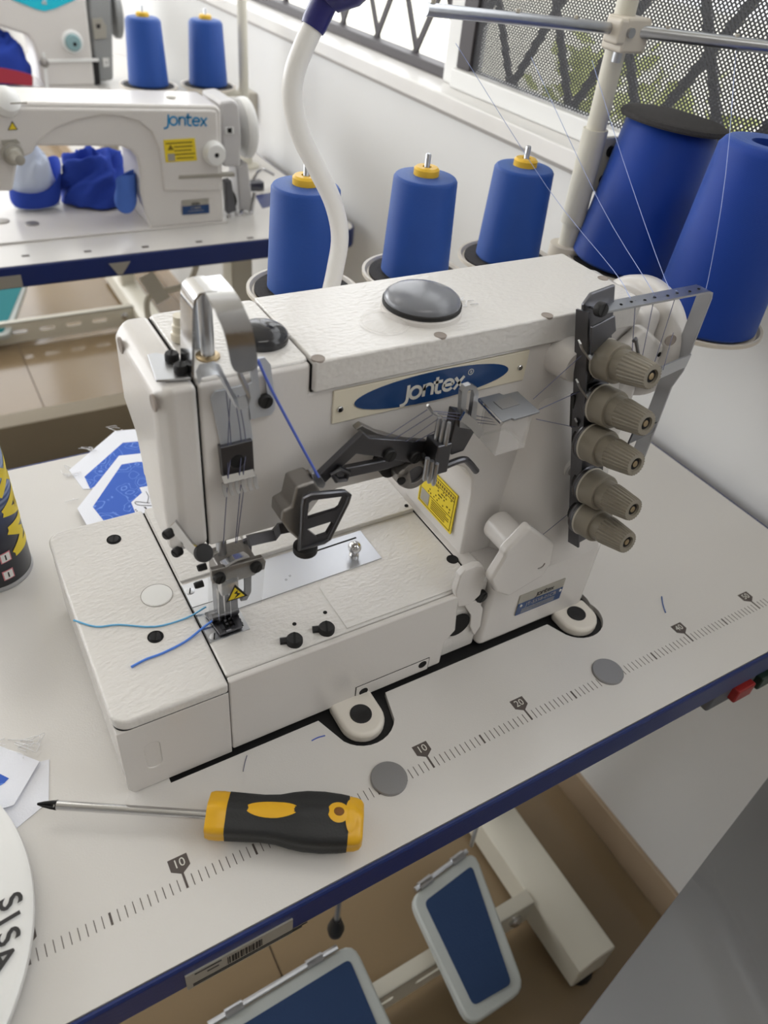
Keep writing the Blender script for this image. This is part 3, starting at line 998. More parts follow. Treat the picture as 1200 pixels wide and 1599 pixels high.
obj('seam', MB().span(-0.0362, -0.0348, 0.083, 0.285, 0.753, BZ - 0.0015), M['hole'], bed, smooth=False)
obj('lid_seam', MB().prism([(x, y, 0.8258) for x, y in rrect(-0.1152, -0.0362, 0.0798, 0.2876, 0.009, 6, (0, 1, 1, 0))], (0, 0, 0.0016)), M['hole'], cover, smooth=False)
for px, py in ((178, 843), (243, 995)):
    c = pt(px, py, 'z', BZ)
    recess(cover, c, Z, 0.0058)
    screw(cover, c - Z * 0.0018, Z, 0.0048, M['blackoxide'], 'cover_screw', 0.0026)
c = pt(245, 930, 'z', BZ)
obj('round_plug', MB().lathe([(0.0118, -0.001), (0.0118, 0.0002), (0.0112, 0.0002), (0.0112, 0.0004), (0.0002, 0.0004)], c, Z, 36), M['white'], cover, label='smooth white round plug')
obj('plug_ring', MB().lathe([(0.0124, -0.001), (0.0124, 0.00025), (0.0118, 0.00025), (0.0118, -0.001)], c, Z, 36, close=False), M['cast'], cover)
# lower front cover with two holes
lc = pp('y', 0.0795, (557, 1076), (671, 1027), (667, 1047), (556, 1098))
zt, zb_ = 0.7675, 0.7528
lo = obj('small_cover', MB().span(lc[0].x, lc[1].x, 0.0793, 0.0802, zb_, zt), M['paint'], bed, bevel=0.0004)
obj('cover_seam', MB().span(lc[0].x - .0006, lc[1].x + .0006, 0.0797, 0.0801, zb_, zt + .0006), M['hole'], bed, smooth=False)
for px, py in ((568, 1080), (660, 1038)):
    q = pt(px, py, 'y', 0.0793)
    recess(lo, q, -Y, 0.0040, m='hole')
# bed screws with little pins
for (px, py), (hx, hy) in (((460, 1003), (460, 975)), ((510, 985), (508, 957))):
    c = pt(px, py, 'z', BZ)
    s = screw(bed, c, Z, 0.0064, M['black'], 'thumb_screw', 0.005)
    obj('pin', MB().cyl(c + Vector((-0.010, 0.004, 0.0016)), c + Vector((-0.004, 0.002, 0.0016)), 0.0028, seg=10), M['black'], s)
    recess(bed, pt(hx, hy, 'z', BZ), Z, 0.0016)
recess(bed, pt(707, 874, 'z', BZ + 0.0014), Z, 0.0052)
recess(bed, pt(635, 790, 'z', BZ + 0.005), Z, 0.0018)

# ---- slide plate and needle plate
PZ = BZ + 0.0008
sp = obj('slide_plate', MB().prism([(-0.0035, 0.1425, BZ - 0.001), (0.1285, 0.1455, BZ - 0.001), (0.1285, 0.1845, BZ - 0.001), (-0.0347, 0.1845, BZ - 0.001), (-0.0347, 0.158, BZ - 0.001), (-0.0035, 0.158, BZ - 0.001)], (0, 0, 0.0020)), M['brushed'], mc, bevel=0.0003, seg=1)
c = pt(553, 868, 'z', PZ)
obj('ball_knob', MB().lathe([(0.0042, 0), (0.0042, 0.002), (0.0028, 0.0025), (0.0026, 0.004)] + [(0.0058 * math.sin(math.radians(a)), 0.0096 - 0.0058 * math.cos(math.radians(a))) for a in range(28, 172, 14)], c, Z, 24), M['chrome'], sp)
obj('plate_slot', MB().prism(pp('z', PZ + 0.0002, (490, 861), (556, 839), (557, 841), (491, 863)), (0, 0, 0.0001)), M['hole'], sp, smooth=False)
for px, py in ((453, 900), (447, 906)):
    recess(sp, pt(px, py, 'z', PZ), Z, 0.0009)
npl = obj('needle_plate', MB().prism([(-0.0347, 0.1195, BZ - 0.001), (-0.0030, 0.1195, BZ - 0.001), (-0.0030, 0.1575, BZ - 0.001), (-0.0347, 0.1575, BZ - 0.001)], (0, 0, 0.0019), [[(-0.0195, 0.124, BZ - 0.001), (-0.006, 0.124, BZ - 0.001), (-0.006, 0.148, BZ - 0.001), (-0.0195, 0.148, BZ - 0.001)]]), M['satin'], mc, smooth=False)
obj('feed_well', MB().span(-0.021, -0.0045, 0.122, 0.150, BZ - 0.0002, BZ + 0.0003), M['hole'], npl, smooth=False)
fd = MB()
for k in range(4):
    x = -0.0178 + 0.0034 * k
    for j in range(5):
        y = 0.126 + 0.004 * j
        fd.hexa([(x, y, BZ), (x + .0018, y, BZ), (x + .0018, y + .003, BZ), (x, y + .003, BZ), (x, y, BZ + .0010), (x + .0018, y, BZ + .0010), (x + .0018, y + .001, BZ + .0022), (x, y + .001, BZ + .0022)])
obj('feed_dogs', fd, M['gun'], npl, smooth=False)
for px, py in ((297, 924), (335, 995)):
    screw(npl, pt(px, py, 'z', PZ), Z, 0.0036, M['satin'], 'plate_screw', 0.0006)

# ---- right base, column, arm
base = obj('base', MB().prism([(x, y, 0.752) for x, y in rrect(0.2010, 0.332, 0.080, 0.289, 0.010, 4, (1, 0, 0, 1))], (0, 0, BZ - 0.753)), M['paint'], mc, bevel=0.006, seg=3)
body = [(-0.0295, 0.932), (0.036, 0.932), (0.045, 0.936), (0.054, 0.948), (0.066, 0.951), (0.12, 0.949), (0.165, 0.944), (0.180, 0.936), (0.189, 0.922), (0.192, 0.905),
        (0.1935, 0.834), (0.325, 0.834), (0.325, 1.0358), (0.0418, 1.0358), (0.0418, 1.0555), (-0.0295, 1.0555)]
arm = obj('arm', MB().prism([(x, AY, z) for x, z in body], (0, 0.094, 0)), M['paint'], mc, bevel=0.0028, seg=3)
# front of the column flares out towards the operator
fl = [(0.080, 0.78), (0.0802, 0.832), (0.086, 0.862), (0.097, 0.90), (0.108, 0.945), (0.119, 0.985), (0.130, 0.985), (0.130, 0.78)]
flp = [[(x + dx * (1 - (y - .08) / .05) * 0, y, z) for y, z in fl] for x, dx in ((0.243, 0), (0.325, 0))]
L = []
for x, k in ((0.222, 0.02), (0.232, 0.35), (0.242, 0.75), (0.254, 1.0), (0.322, 1.0), (0.3255, 0.93)):
    L.append([(x, 0.125 - (0.125 - y) * k if y < 0.125 else y, z) for y, z in fl])
obj('column_front', MB().loft(L), M['paint'], arm, ang=60)
tc_ = MB().prism([(x, y, 1.0366) for x, y in rrect(0.0423, 0.319, 0.1165, 0.212, 0.002, 3)], (0, 0, 0.0214))
cap = obj('top_cover', tc_, M['texpaint'], mc, bevel=0.0016, seg=3)
obj('cover_seam', MB().span(0.0418, 0.318, 0.1202, 0.21, 1.0357, 1.0366), M['hole'], cap, smooth=False)
obj('cover_seam', MB().span(0.0416, 0.0424, 0.1202, 0.21, 1.037, 1.0548), M['hole'], cap, smooth=False)
obj('head_top', MB().prism([(x, y, 1.0535) for x, y in rrect(-0.0292, 0.0416, 0.1225, 0.212, 0.005, 3)], (0, 0, 0.0036)), M['texpaint'], arm, bevel=0.0015)
for px, py in ((497, 560), (688, 524), (855, 493), (942, 435)):
    recess(cap, pt(px, py, 'z', 1.058), Z, 0.0042, m='recess')
c = pt(658, 484, 'z', 1.058)
ok = obj('oil_knob', MB().lathe([(0.0285, -0.001), (0.0285, 0.003), (0.026, 0.0045), (0.0005, 0.0045)], c, Z, 40), M['paint'], cap)
obj('knob_dome', MB().lathe([(0.0262, 0.004), (0.0268, 0.0075)] + [(0.0268 * math.cos(math.radians(a)), 0.0078 + 0.0085 * math.sin(math.radians(a))) for a in (15, 30, 45, 60, 75, 88)], c, Z, 44), mat('smoky_grey_plastic', (118, 120, 126), 0.22, bump=0.1, scale=60), ok, ang=60, label='dark grey dome of the oil knob')
obj('knob_ring', MB().lathe([(0.0270, 0.0036), (0.0276, 0.0042), (0.0276, 0.0068), (0.0270, 0.0072)], c, Z, 44), M['black'], ok)
c = pt(600, 507, 'z', 1.058)
obj('oil_window', MB().lathe([(0.0165, -0.001), (0.0165, 0.001), (0.0152, 0.0018), (0.0148, 0.0008)] + [(0.0146 * math.cos(math.radians(a)), 0.0008 + 0.004 * math.sin(math.radians(a))) for a in (10, 35, 60, 85)], c, Z, 36), M['plastic'], cap, label='clear domed oil sight window')
c = pt(416, 545, 'z', 1.0575)
obj('black_dome', MB().lathe([(0.0165, 0.0), (0.0168, 0.003)] + [(0.0168 * math.cos(math.radians(a)), 0.003 + 0.008 * math.sin(math.radians(a))) for a in (15, 30, 45, 60, 75, 88)], c + Vector((0.002, 0.012, 0)), Z, 36), mat('black_glossy_plastic', (40, 40, 43), 0.15), arm, ang=60, label='glossy black dome behind the guard')
bits = MB()
rb = random.Random(5)
for k in range(9):
    q = pt(722 + rb.uniform(-10, 14), 474 + rb.uniform(-6, 5), 'z', 1.0586)
    bits.tube([q, q + Vector((rb.uniform(-.006, .006), rb.uniform(-.004, .004), 0.0008))], 0.0004, 5)
tag(obj('lint', bits, M['lint'], smooth=False), 'tiny tuft of lint on top of the white machine beside the dome', 'lint', kind='stuff')

# ---- left face cover
yz = [(0.118, 0.938), (0.126, 0.931), (0.160, 0.931), (0.170, 0.945), (0.184, 0.990), (0.212, 1.004), (0.212, 1.0565), (0.118, 1.0565)]
fc = obj('face_cover', MB().loft([[(-0.0302, y, z) for y, z in yz], [(-0.046, y + 0.001 if y < .12 else y, z) for y, z in yz],
                                  [(-0.0535, 0.128 if y < .12 else (y if y < .2 else y - 0.006), z if z < 1.05 else 1.050) for y, z in yz]]), M['paint'], mc, bevel=0.0035, seg=3)
obj('inner_cover', MB().prism([(-0.0465, y, z) for y, z in ((0.124, 0.934), (0.211, 0.934), (0.211, 1.04), (0.124, 1.04))], (0.0155, 0, 0)), M['paint'], fc, bevel=0.003)
obj('seam', MB().span(-0.0303, -0.0294, 0.1206, 0.21, 0.934, 1.055), M['hole'], fc, smooth=False)
for px, py in ((239, 630), (188, 540)):
    q = pt(px, py, 'x', -0.0537)
    recess(fc, q, -X, 0.0050, m='recess')

# ---- oval badge
yb = AY - 0.0012
bl = pp('y', yb, (521, 619), (521, 661), (818, 592), (819, 550))
zt_, zl_ = 1.0335, 1.0085
bd = obj('badge', MB().span(bl[0].x, bl[2].x, yb, AY + 0.001, zl_, zt_), M['badge'], mc, bevel=0.0008)
e0, e1 = pt(553, 637, 'y', yb).x, pt(794, 575, 'y', yb).x
ec = Vector(((e0 + e1) / 2, yb + 0.0002, (zt_ + zl_) / 2))
hw, hh = (e1 - e0) / 2, 0.0116
oval = [ec + X * (hw * math.copysign(abs(math.cos(a)) ** 1.0, math.cos(a))) + Z * (hh * math.sin(a)) for a in [2 * PI * i / 56 for i in range(56)]]
ov = obj('oval', MB().prism(oval, (0, -0.0008, 0)), M['navy'], bd, label='navy blue oval with pale jontex lettering')
q = pt(677, 606, 'y', yb - 0.0008)
lg = strokes(MB(), LOGO, Vector((q.x - 0.0255, yb - 0.0007, q.z - 0.0048)), X, Z, 0.01085, 0.0023, -Y, 0.0003)
text_mb(lg, 'R', (q.x + 0.0305, yb - 0.0010, q.z + 0.0062), X, Z, 0.0032, -Y, 0.0002)
lg.prism(circ((q.x + 0.0305, yb - 0.0007, q.z + 0.0062), X, Z, 0.0024, 20), (0, -0.0003, 0), [circ((q.x + 0.0305, yb - 0.0007, q.z + 0.0062), X, Z, 0.0020, 20)])
obj('lettering', lg, M['logo'], bd, smooth=False)
for px, py in ((531, 639), (812, 574)):
    screw(bd, pt(px, py, 'y', yb), -Y, 0.0021, M['chrome'], 'rivet', 0.0014, slot=False)

# ---- yellow sticker on the column's left face
xs = 0.1908
a0, a1, z0_, z1_ = 0.136, 0.190, 0.850, 0.893
yt = MB().hexa([(xs + .001, a0, z0_), (xs + .001, a1, z0_), (xs, a1, z0_), (xs, a0, z0_), (xs + .001, a0, z1_), (xs + .001, a1, z1_), (xs, a1, z1_), (xs, a0, z1_)])
ys = obj('yellow_sticker', yt, M['yellow'], arm, smooth=False, label='yellow caution sticker with dark print')
pr = MB()


def bar_x(y0, y1, z0, z1):
    pr.span(xs - 0.0003, xs, y0, y1, z0, z1)


for yy0, yy1, zz0, zz1 in ((a0 + .002, a1 - .002, z1_ - .0026, z1_ - .0020), (a0 + .002, a1 - .002, z0_ + .002, z0_ + .0026),
                           (a0 + .002, a0 + .0026, z0_ + .002, z1_ - .002), (a1 - .0026, a1 - .002, z0_ + .002, z1_ - .002),
                           (a0 + .002, a1 - .002, z1_ - .0088, z1_ - .0083), (a0 + .002, a1 - .018, z0_ + .0165, z0_ + .017)):
    bar_x(yy0, yy1, zz0, zz1)
rb = random.Random(2)
for k in range(5):
    zz = z0_ + 0.005 + k * 0.0022
    bar_x(a0 + 0.005 + rb.uniform(0, .006), a1 - 0.021, zz, zz + 0.0008)
for k in range(30):
    yy = a0 + 0.005 + rb.random() * 0.034
    zz = z0_ + 0.019 + (k % 5) * 0.0033
    bar_x(yy, yy + 0.0014, zz, zz + 0.0013)
for k in range(12):
    yy = a0 + 0.004 + k * 0.0033
    bar_x(yy, yy + 0.0018, z1_ - 0.0068, z1_ - 0.0042)
obj('sticker_print', pr, M['olive'], ys, smooth=False)
obj('pale_patch', MB().span(xs - 0.0003, xs, a1 - 0.017, a1 - 0.004, z0_ + .004, z0_ + .017), M['silver'], ys, smooth=False)

# ---- model plate
my = 0.0795
mpz0, mpz1 = 0.7795, 0.8055
mp = pp('y', my, (812, 935), (882, 903), (875, 932), (803, 963))
mx0, mx1 = (mp[0].x + mp[3].x) / 2, (mp[1].x + mp[2].x) / 2
pl = obj('model_plate', MB().span(mx0, mx1, my - 0.0006, my + 0.0015, mpz0, mpz1), M['silver'], base, smooth=False)
obj('blue_field', MB().span(mx0, mx1, my - 0.0008, my - 0.0004, mpz0, mpz0 + 0.0155), M['navy'], pl, smooth=False)
t_ = strokes(MB(), LOGO, (mx0 + 0.019, my - 0.0006, mpz0 + 0.0178), X, Z, 0.0046, 0.0010, -Y)
obj('plate_lettering', t_, M['ink'], pl, smooth=False)
t_ = text_mb(MB(), 'JT-5558-01CB', ((mx0 + mx1) / 2 + 0.001, my - 0.0008, mpz0 + 0.0112), X, Z, 0.0062, -Y)
for k in range(3):
    t_.span(mx0 + 0.006, mx1 - 0.008, my - 0.0010, my - 0.0008, mpz0 + 0.002 + 0.002 * k, mpz0 + 0.0026 + 0.002 * k)
obj('plate_lettering', t_, M['silver'], pl, smooth=False)
for x, z in ((mx0 + 0.0035, mpz0 + 0.0125), (mx1 - 0.003, mpz0 + 0.0125)):
    screw(pl, (x, my - 0.0006, z), -Y, 0.0016, M['chrome'], 'rivet', 0.001, slot=False)

# ---- mounting lugs
for (x, y, lx) in ((0.069, 0.062, 0.019), (0.3125, 0.070, 0.020)):
    lug = [(x + lx, 0.084), (x - lx, 0.084)] + [(x + lx * math.cos(a), y - 0.002 + 0.019 * math.sin(a)) for a in [(180 + 12 * i) * PI / 180 for i in range(16)]]
    lo_ = obj('mounting_lug', MB().prism([(a, b, 0.7446) for a, b in lug], (0, 0, 0.0119)), M['lug'], mc, bevel=0.004, seg=3)
    obj('lug_hole', MB().lathe([(0.0092, -0.002), (0.0092, 0.0006), (0.0082, 0.0008), (0.0075, 0.0004), (0.0003, 0.0003)], (x, y, 0.7565), Z, 24), M['black'], lo_)
# dark port and boss at the right end of the bed
q = pt(708, 975, 'y', 0.087)
obj('port', MB().cyl((q.x + 0.003, 0.0855, q.z), (q.x + 0.003, 0.0835, q.z), 0.0125, seg=24), M['hole'], bed)
obj('port_lip', MB().prism(pp('y', 0.085, (722, 942), (745, 934), (752, 948), (748, 975), (738, 990), (732, 975), (733, 958)), (0, -0.003, 0)), M['paint'], bed, bevel=0.001)
screw(bed, pt(750, 930, 'y', 0.085), -Y, 0.006, M['black'], 'black_screw', 0.004)

# ---- white looper lever on the column
lv = pp('y', 0.066, (766, 908), (789, 872), (790, 864), (830, 823), (868, 850), (862, 880), (850, 900), (795, 933), (775, 926))
lev = obj('lever', MB().prism(lv, (0, 0.010, 0)), M['paint'], mc, bevel=0.003, seg=3)
q = pt(815, 858, 'y', 0.076)
obj('lever_boss', MB().cyl((q.x, 0.074, q.z), (q.x, 0.112, q.z), 0.0135, seg=28), M['paint'], lev, bevel=0.002)
q = pt(845, 882, 'y', 0.066)
obj('lever_mark', MB().tube([q + Vector((0.004 * math.cos(a), -0.0002, 0.004 * math.sin(a))) for a in [(-120 + 15 * i) * PI / 180 for i in range(9)]], 0.0006, 6), M['cast'], lev)
# round body bosses with holes
for px, py, r in ((884, 768, 0.0068), (890, 730, 0.0065)):
    q = pt(px, py, 'y', 0.105)
    bs = obj('boss', MB().lathe([(r * 1.5, -0.014), (r * 1.5, 0.003), (r * 1.35, 0.0045), (r * 0.8, 0.0045)], q, -Y, 28), M['paint'], arm)
    obj('boss_hole', MB().lathe([(r * 0.85, 0.004), (r * 0.80, 0.0049), (r * 0.1, 0.0047)], q, -Y, 24), M['cast'], bs)
q = pt(880, 555, 'y', 0.118)
obj('stand_off', MB().lathe([(0.017, -0.004), (0.0155, 0.004), (0.013, 0.018)], q, -Y, 28), M['paint'], arm)
recess(arm, pt(478, 741, 'y', AY), -Y, 0.0036, m='recess')

# ---- hand wheel side
wl = obj('hand_wheel', MB().lathe([(0.018, 0.0), (0.043, 0.0), (0.049, 0.004), (0.051, 0.012), (0.050, 0.022), (0.045, 0.027), (0.028, 0.029), (0.002, 0.029)], (0.350, 0.150, 1.004), X, 60), M['paint'], mc, ang=50)
obj('wheel_housing', MB().prism([(0.3245, y, z) for y, z in ((0.118, 1.044), (0.205, 1.046), (0.215, 0.99), (0.215, 0.90), (0.118, 0.90))], (0.028, 0, 0)), M['paint'], mc, bevel=0.008, seg=3)
hs = obj('wheel_shroud', MB().prism(pp('y', 0.108, (958, 590), (975, 545), (1010, 512), (1045, 545), (1042, 580), (1020, 600)), (0, 0.012, 0)), M['paint'], mc, bevel=0.004)
for px, py in ((1000, 560), (1030, 554)):
    recess(hs, pt(px, py, 'y', 0.108), -Y, 0.0020)
recess(wl, pt(1048, 532, 'y', 0.1), Vector((-0.3, -1, 0.0)), 0.0046, m='recess')

# ---- thread tension bracket, five posts
n_ = Vector((0, -0.976, 0.20)).normalized()
bt0, bt1 = Vector((0.2535, 0.102, 1.070)), Vector((0.2840, 0.070, 0.872))
dn = (bt1 - bt0).normalized()
sx = Vector((1, 0, 0))
sx = (sx - dn * sx.dot(dn)).normalized()
tp_ = obj('tension_bracket', MB().prism([bt0 - sx * 0.013 - dn * 0.004, bt0 - sx * 0.006 - dn * .010, bt0 + sx * 0.016 - dn * .010, bt0 + sx * 0.016, bt1 + sx * 0.016, bt1 + sx * 0.010 + dn * .008, bt1 - sx * 0.010 + dn * .008, bt1 - sx * 0.013],
                                       sx.cross(dn).normalized() * 0.003), M['gun'], mc, bevel=0.001)
obj('bracket_flange', MB().ribbon([bt0 - sx * 0.0135, bt1 - sx * 0.0135 + dn * .006], Vector((0, 0.012, -0.003)), 0.0016), M['gun'], tp_)
posts = [(940, 559), (934, 629), (920, 689), (919, 757), (912, 806)]
PO = []
for i, (px, py) in enumerate(posts):
    f_ = (0.05, 0.30, 0.53, 0.78, 0.97)[i]
    yy = bt0.y + (bt1.y - bt0.y) * f_ - 0.007
    c = pt(px, py, 'y', yy)
    PO.append(c)
    po = obj('tension_post', MB().lathe([(0.0085, -0.010), (0.0085, -0.001), (0.006, 0.002)], c, n_, 20), M['black'], tp_)
    obj('tension_disc', MB().lathe([(0.006, -0.0030), (0.0145, -0.0028), (0.0152, -0.0016), (0.0144, -0.0008), (0.0144, 0.0), (0.0154, 0.0010), (0.0150, 0.0020), (0.006, 0.003)], c, n_, 36), M['gun'], po)
    obj('spring_washer', MB().lathe([(0.0150, 0.0022), (0.0154, 0.0030), (0.0150, 0.0040)], c, n_, 36), M['tanrim'], po)
    obj('spring_cup', MB().lathe([(0.0148, 0.0038), (0.0146, 0.017), (0.0140, 0.0182), (0.0118, 0.0182)], c, n_, 40), M['tan'], po)
    kb = MB().lathe([(0.0116, 0.0182), (0.0116, 0.0258), (0.0118, 0.0262), (0.0114, 0.030), (0.0094, 0.0460), (0.0088, 0.0480), (0.0052, 0.0482), (0.0048, 0.0462), (0.0004, 0.0460)], c, n_, 96, rib=0.0007, ribs=24, ribrange=(2, 5))
    obj('tension_knob', kb, M['tan'], po, ang=28)
    obj('knob_recess', MB().lathe([(0.0046, 0.0455), (0.0044, 0.0466), (0.0004, 0.0466)], c, n_, 20), M['hole'], po)
    obj('post_tip', MB().lathe([(0.0026, 0.045), (0.0024, 0.0472), (0.0008, 0.0474)], c, n_, 16), M['brass'], po)
    # little guide hooks on the bracket
for px, py in ((909, 545), (905, 605), (903, 665), (897, 737), (895, 790)):
    q = pt(px, py, 'y', 0.088)
    obj('thread_hook', MB().ribbon([q + Vector((-0.004, 0, 0.006)), q, q + Vector((0.006, -0.004, -0.007)), q + Vector((0.009, -0.003, -0.003))], Vector((0.001, 0.004, 0.001)), 0.0012), M['satin'], tp_)
for px, py in ((937, 483), (917, 587), (905, 760)):
    screw(tp_, pt(px, py, 'y', 0.092), n_, 0.0052, M['black'], 'bracket_screw', 0.004)
for px, py in ((935, 520), (928, 715)):
    q = pt(px, py, 'y', 0.088)
    obj('thread_plate', MB().prism([q + sx * -0.008 - dn * 0.007, q + sx * 0.013 - dn * 0.009, q + sx * 0.015 + dn * 0.003, q + sx * -0.008 + dn * 0.014], n_ * 0.002), M['gun'], tp_, bevel=0.0006)
obj('bracket_slot', MB().prism(pp('y', 0.094, (897, 620), (902, 617), (900, 650), (898, 672), (895, 670)), (0, 0.004, 0)), M['black'], tp_)
q0 = pt(972, 547, 'y', 0.083)
obj('thread_pin', MB().tube([q0, q0 + Vector((0.004, -0.012, 0.001)), pt(993, 529, 'y', 0.060), pt(990, 533, 'y', 0.058)], 0.0012, 8), M['gun'], tp_)

# top thread guide of strip steel, with the hanging leg and side guides
gz = pt(948, 475, 'y', 0.100).z
ga, gb = pt(930, 478, 'y', 0.098), pt(1106, 450, 'y', 0.098)
gz = gb.z
path = [Vector((ga.x, 0.098, gz)), Vector((gb.x - 0.006, 0.098, gz)), Vector((gb.x - 0.0015, 0.098, gz - 0.0015)), Vector((gb.x, 0.098, gz - 0.006))]
q1 = Vector((gb.x, 0.098, pt(1066, 572, 'y', 0.098).z))
q2 = q1 + Vector((-0.010, -0.002, -0.012))
q3 = q2 + Vector((-0.006, -0.004, -0.075))
gd = obj('top_thread_guide', MB().ribbon(path + [q1, q2, q3], Vector((0, 0.013, 0)), 0.0016), M['satin'], mc, ang=50)
for k in range(4):
    for d_ in (0, 0.011):
        qq = Vector((ga.x + 0.024 + 0.0235 * k + d_, 0.0965 + (0.001 if d_ else 0), gz + 0.0008))
        recess(gd, qq, Z, 0.0011)
s0, s1 = pt(1075, 563, 'y', 0.092), pt(1030, 583, 'y', 0.075)
obj('side_guide', MB().ribbon([s0, s0.lerp(s1, .8), s1], Vector((0.001, 0.0, 0.011)), 0.0014), M['satin'], gd)
s0, s1 = pt(1022, 668, 'y', 0.088), pt(985, 685, 'y', 0.075)
obj('side_guide', MB().ribbon([s0, s0.lerp(s1, .8), s1], Vector((0.001, 0.0, 0.010)), 0.0014), M['gun'], gd)

# ---- take-up thread guides in the middle
TY = 0.098
tk = obj('take_up_bar', MB().prism(pp('y', TY, (492, 752), (497, 744), (560, 684), (568, 676), (578, 684), (600, 686), (668, 690), (676, 700), (672, 724), (640, 724), (590, 714), (570, 712), (557, 710), (510, 754), (498, 758)), (0, 0.005, 0)), M['gun'], mc, bevel=0.001)
obj('lower_bar', MB().prism(pp('y', TY + .004, (516, 742), (526, 735), (592, 722), (640, 712), (640, 724), (600, 735), (540, 748), (522, 752)), (0, 0.005, 0)), M['gun'], tk, bevel=0.001)
obj('bar_tip', MB().prism(pp('y', TY - .002, (487, 740), (497, 738), (510, 756), (506, 764), (498, 762), (489, 752)), (0, 0.006, 0)), M['satin'], tk, bevel=0.0008)
obj('thread_eye', MB().tube([q for q in pp('y', TY - .002, (520, 740), (530, 732), (544, 738), (540, 748), (526, 750))], 0.0022, 8, closed=True), M['gun'], tk)
obj('back_arm', MB().prism(pp('y', TY + .012, (556, 672), (566, 664), (590, 676), (640, 690), (640, 705), (590, 696)), (0, 0.006, 0)), M['cast'], tk, bevel=0.001)
for px, py in ((608, 710), (647, 713), (662, 712)):
    screw(tk, pt(px, py, 'y', TY), -Y, 0.0048 if px < 660 else 0.003, M['black'], 'bar_screw', 0.003)
q = pt(650, 742, 'y', TY)
rg = obj('clamp_ring', MB().prism([q + X * (0.0125 * math.cos(a)) + Z * (0.0125 * math.sin(a)) for a in [2 * PI * i / 32 for i in range(32)]], (0, 0.020, 0),
                                  [[q + X * (0.0070 * math.cos(a)) + Z * (0.0070 * math.sin(a)) for a in [2 * PI * i / 24 for i in range(24)]]]), M['cast'], tk, bevel=0.0008)
obj('clamp_ear', MB().prism(pp('y', TY, (622, 742), (640, 728), (646, 758), (636, 766), (624, 760)), (0, 0.012, 0)), M['cast'], tk, bevel=0.002)
obj('shaft', MB().cyl(q + Y * 0.002, q + Y * 0.05, 0.0071, seg=24), M['gun'], tk)
obj('black_hub', MB().cyl(pt(612, 730, 'y', TY + .01), pt(612, 730, 'y', TY + .01) + Y * 0.014, 0.009, seg=24), M['black'], tk)
screw(tk, pt(627, 751, 'y', TY), -Y, 0.003, M['black'], 'ear_screw', 0.0015, slot=False)
# block with upright pins above and below
bx0, bx1 = pt(663, 700, 'y', 0.098).x, pt(702, 697, 'y', 0.086).x
bz0, bz1 = pt(690, 742, 'y', 0.082).z, pt(684, 697, 'y', 0.084).z
blk = obj('pin_block', MB().span(bx0, bx1, 0.083, 0.098, bz0, bz1), M['gun'], tk, bevel=0.001)
for k in range(3):
    b_ = pt(681 + 7.5 * k, 686 + 3.5 * k, 'z', bz1)
    obj('guide_pin', MB().lathe([(0.0018, -0.001), (0.0018, 0.015), (0.0012, 0.017)], b_, Z, 10), M['satin'], blk)
    b_ = pt(668 + 7 * k, 716 + 4 * k, 'y', 0.0815)
    obj('guide_pin', MB().lathe([(0.0018, 0), (0.0018, 0.017), (0.0010, 0.019)], b_, Vector((0.02, 0, -1)), 10), M['satin'], blk)
obj('spread_wire', MB().tube(pp('y', 0.086, (668, 633), (676, 645), (690, 652)), 0.001, 6), M['chrome'], blk)
ln = pp('y', 0.092, (722, 612), (727, 604), (736, 601), (745, 605), (748, 614), (742, 672), (718, 668))
sl = pp('y', 0.092, (730, 615), (733, 609), (739, 609), (741, 616), (736, 652), (727, 650))
lk_ = obj('slotted_link', MB().prism(ln, (0, 0.004, 0), [sl]), M['satin'], tk, smooth=False)
obj('link_foot', MB().prism(pp('y', 0.094, (714, 645), (742, 650), (742, 675), (725, 705), (705, 712), (704, 690)), (0, 0.010, 0)), M['gun'], tk, bevel=0.001)
obj('link_finger', MB().ribbon(pp('y', 0.086, (722, 650), (738, 662), (751, 678)), Vector((0.003, 0, 0.006)), 0.002), M['chrome'], lk_)
obj('hook_bar', MB().tube(smooth_path(pp('y', 0.090, (676, 738), (700, 726), (724, 718), (734, 724), (744, 736)), 5), 0.0026, 10), M['gun'], tk)
# lidded clear thread box
o0 = pt(748, 622, 'y', 0.112)
fx = pt(784, 662, 'y', 0.088)
bz = 1.010
cc = [pt(748, 625, 'z', bz), pt(804, 611, 'z', bz), pt(843, 646, 'z', bz), pt(784, 662, 'z', bz)]
lidp = [cc[0], cc[0].lerp(cc[1], .55), cc[0].lerp(cc[1], .6) + (cc[3] - cc[0]) * 0.10, cc[1].lerp(cc[2], .10), cc[1].lerp(cc[2], .16), cc[2], cc[3].lerp(cc[2], .30) + (cc[3] - cc[0]) * 0.03, cc[3].lerp(cc[2], .26) - (cc[3] - cc[0]) * 0.03, cc[3]]
tbx = obj('thread_box_lid', MB().prism(lidp, (0, 0, 0.0018)), M['midsteel'], mc, bevel=0.0003, seg=1)
obj('lid_notch', MB().prism(pp('z', bz + 0.0019, (771, 628), (796, 620), (812, 632), (785, 640)), (0, 0, 0.0003)), M['plug'], tbx, smooth=False)
ins = lambda t: [cc[0].lerp(cc[2], t), cc[1].lerp(cc[3], t), cc[2].lerp(cc[0], t), cc[3].lerp(cc[1], t)]
i0, i1 = ins(0.03), ins(0.10)
obj('thread_box', MB().prism([p + Z * -0.0295 for p in i1], (0, 0, 0.029), [[p + Z * -0.0295 for p in ins(0.14)]]), M['plastic'], tbx, smooth=False, label='frosted clear plastic box')
obj('box_floor', MB().prism([p + Z * -0.0300 for p in i1], (0, 0, 0.002)), M['plastic'], tbx, smooth=False)
obj('lid_lip', MB().tube([cc[0], cc[3]], 0.0015, 8), M['chrome'], tbx)
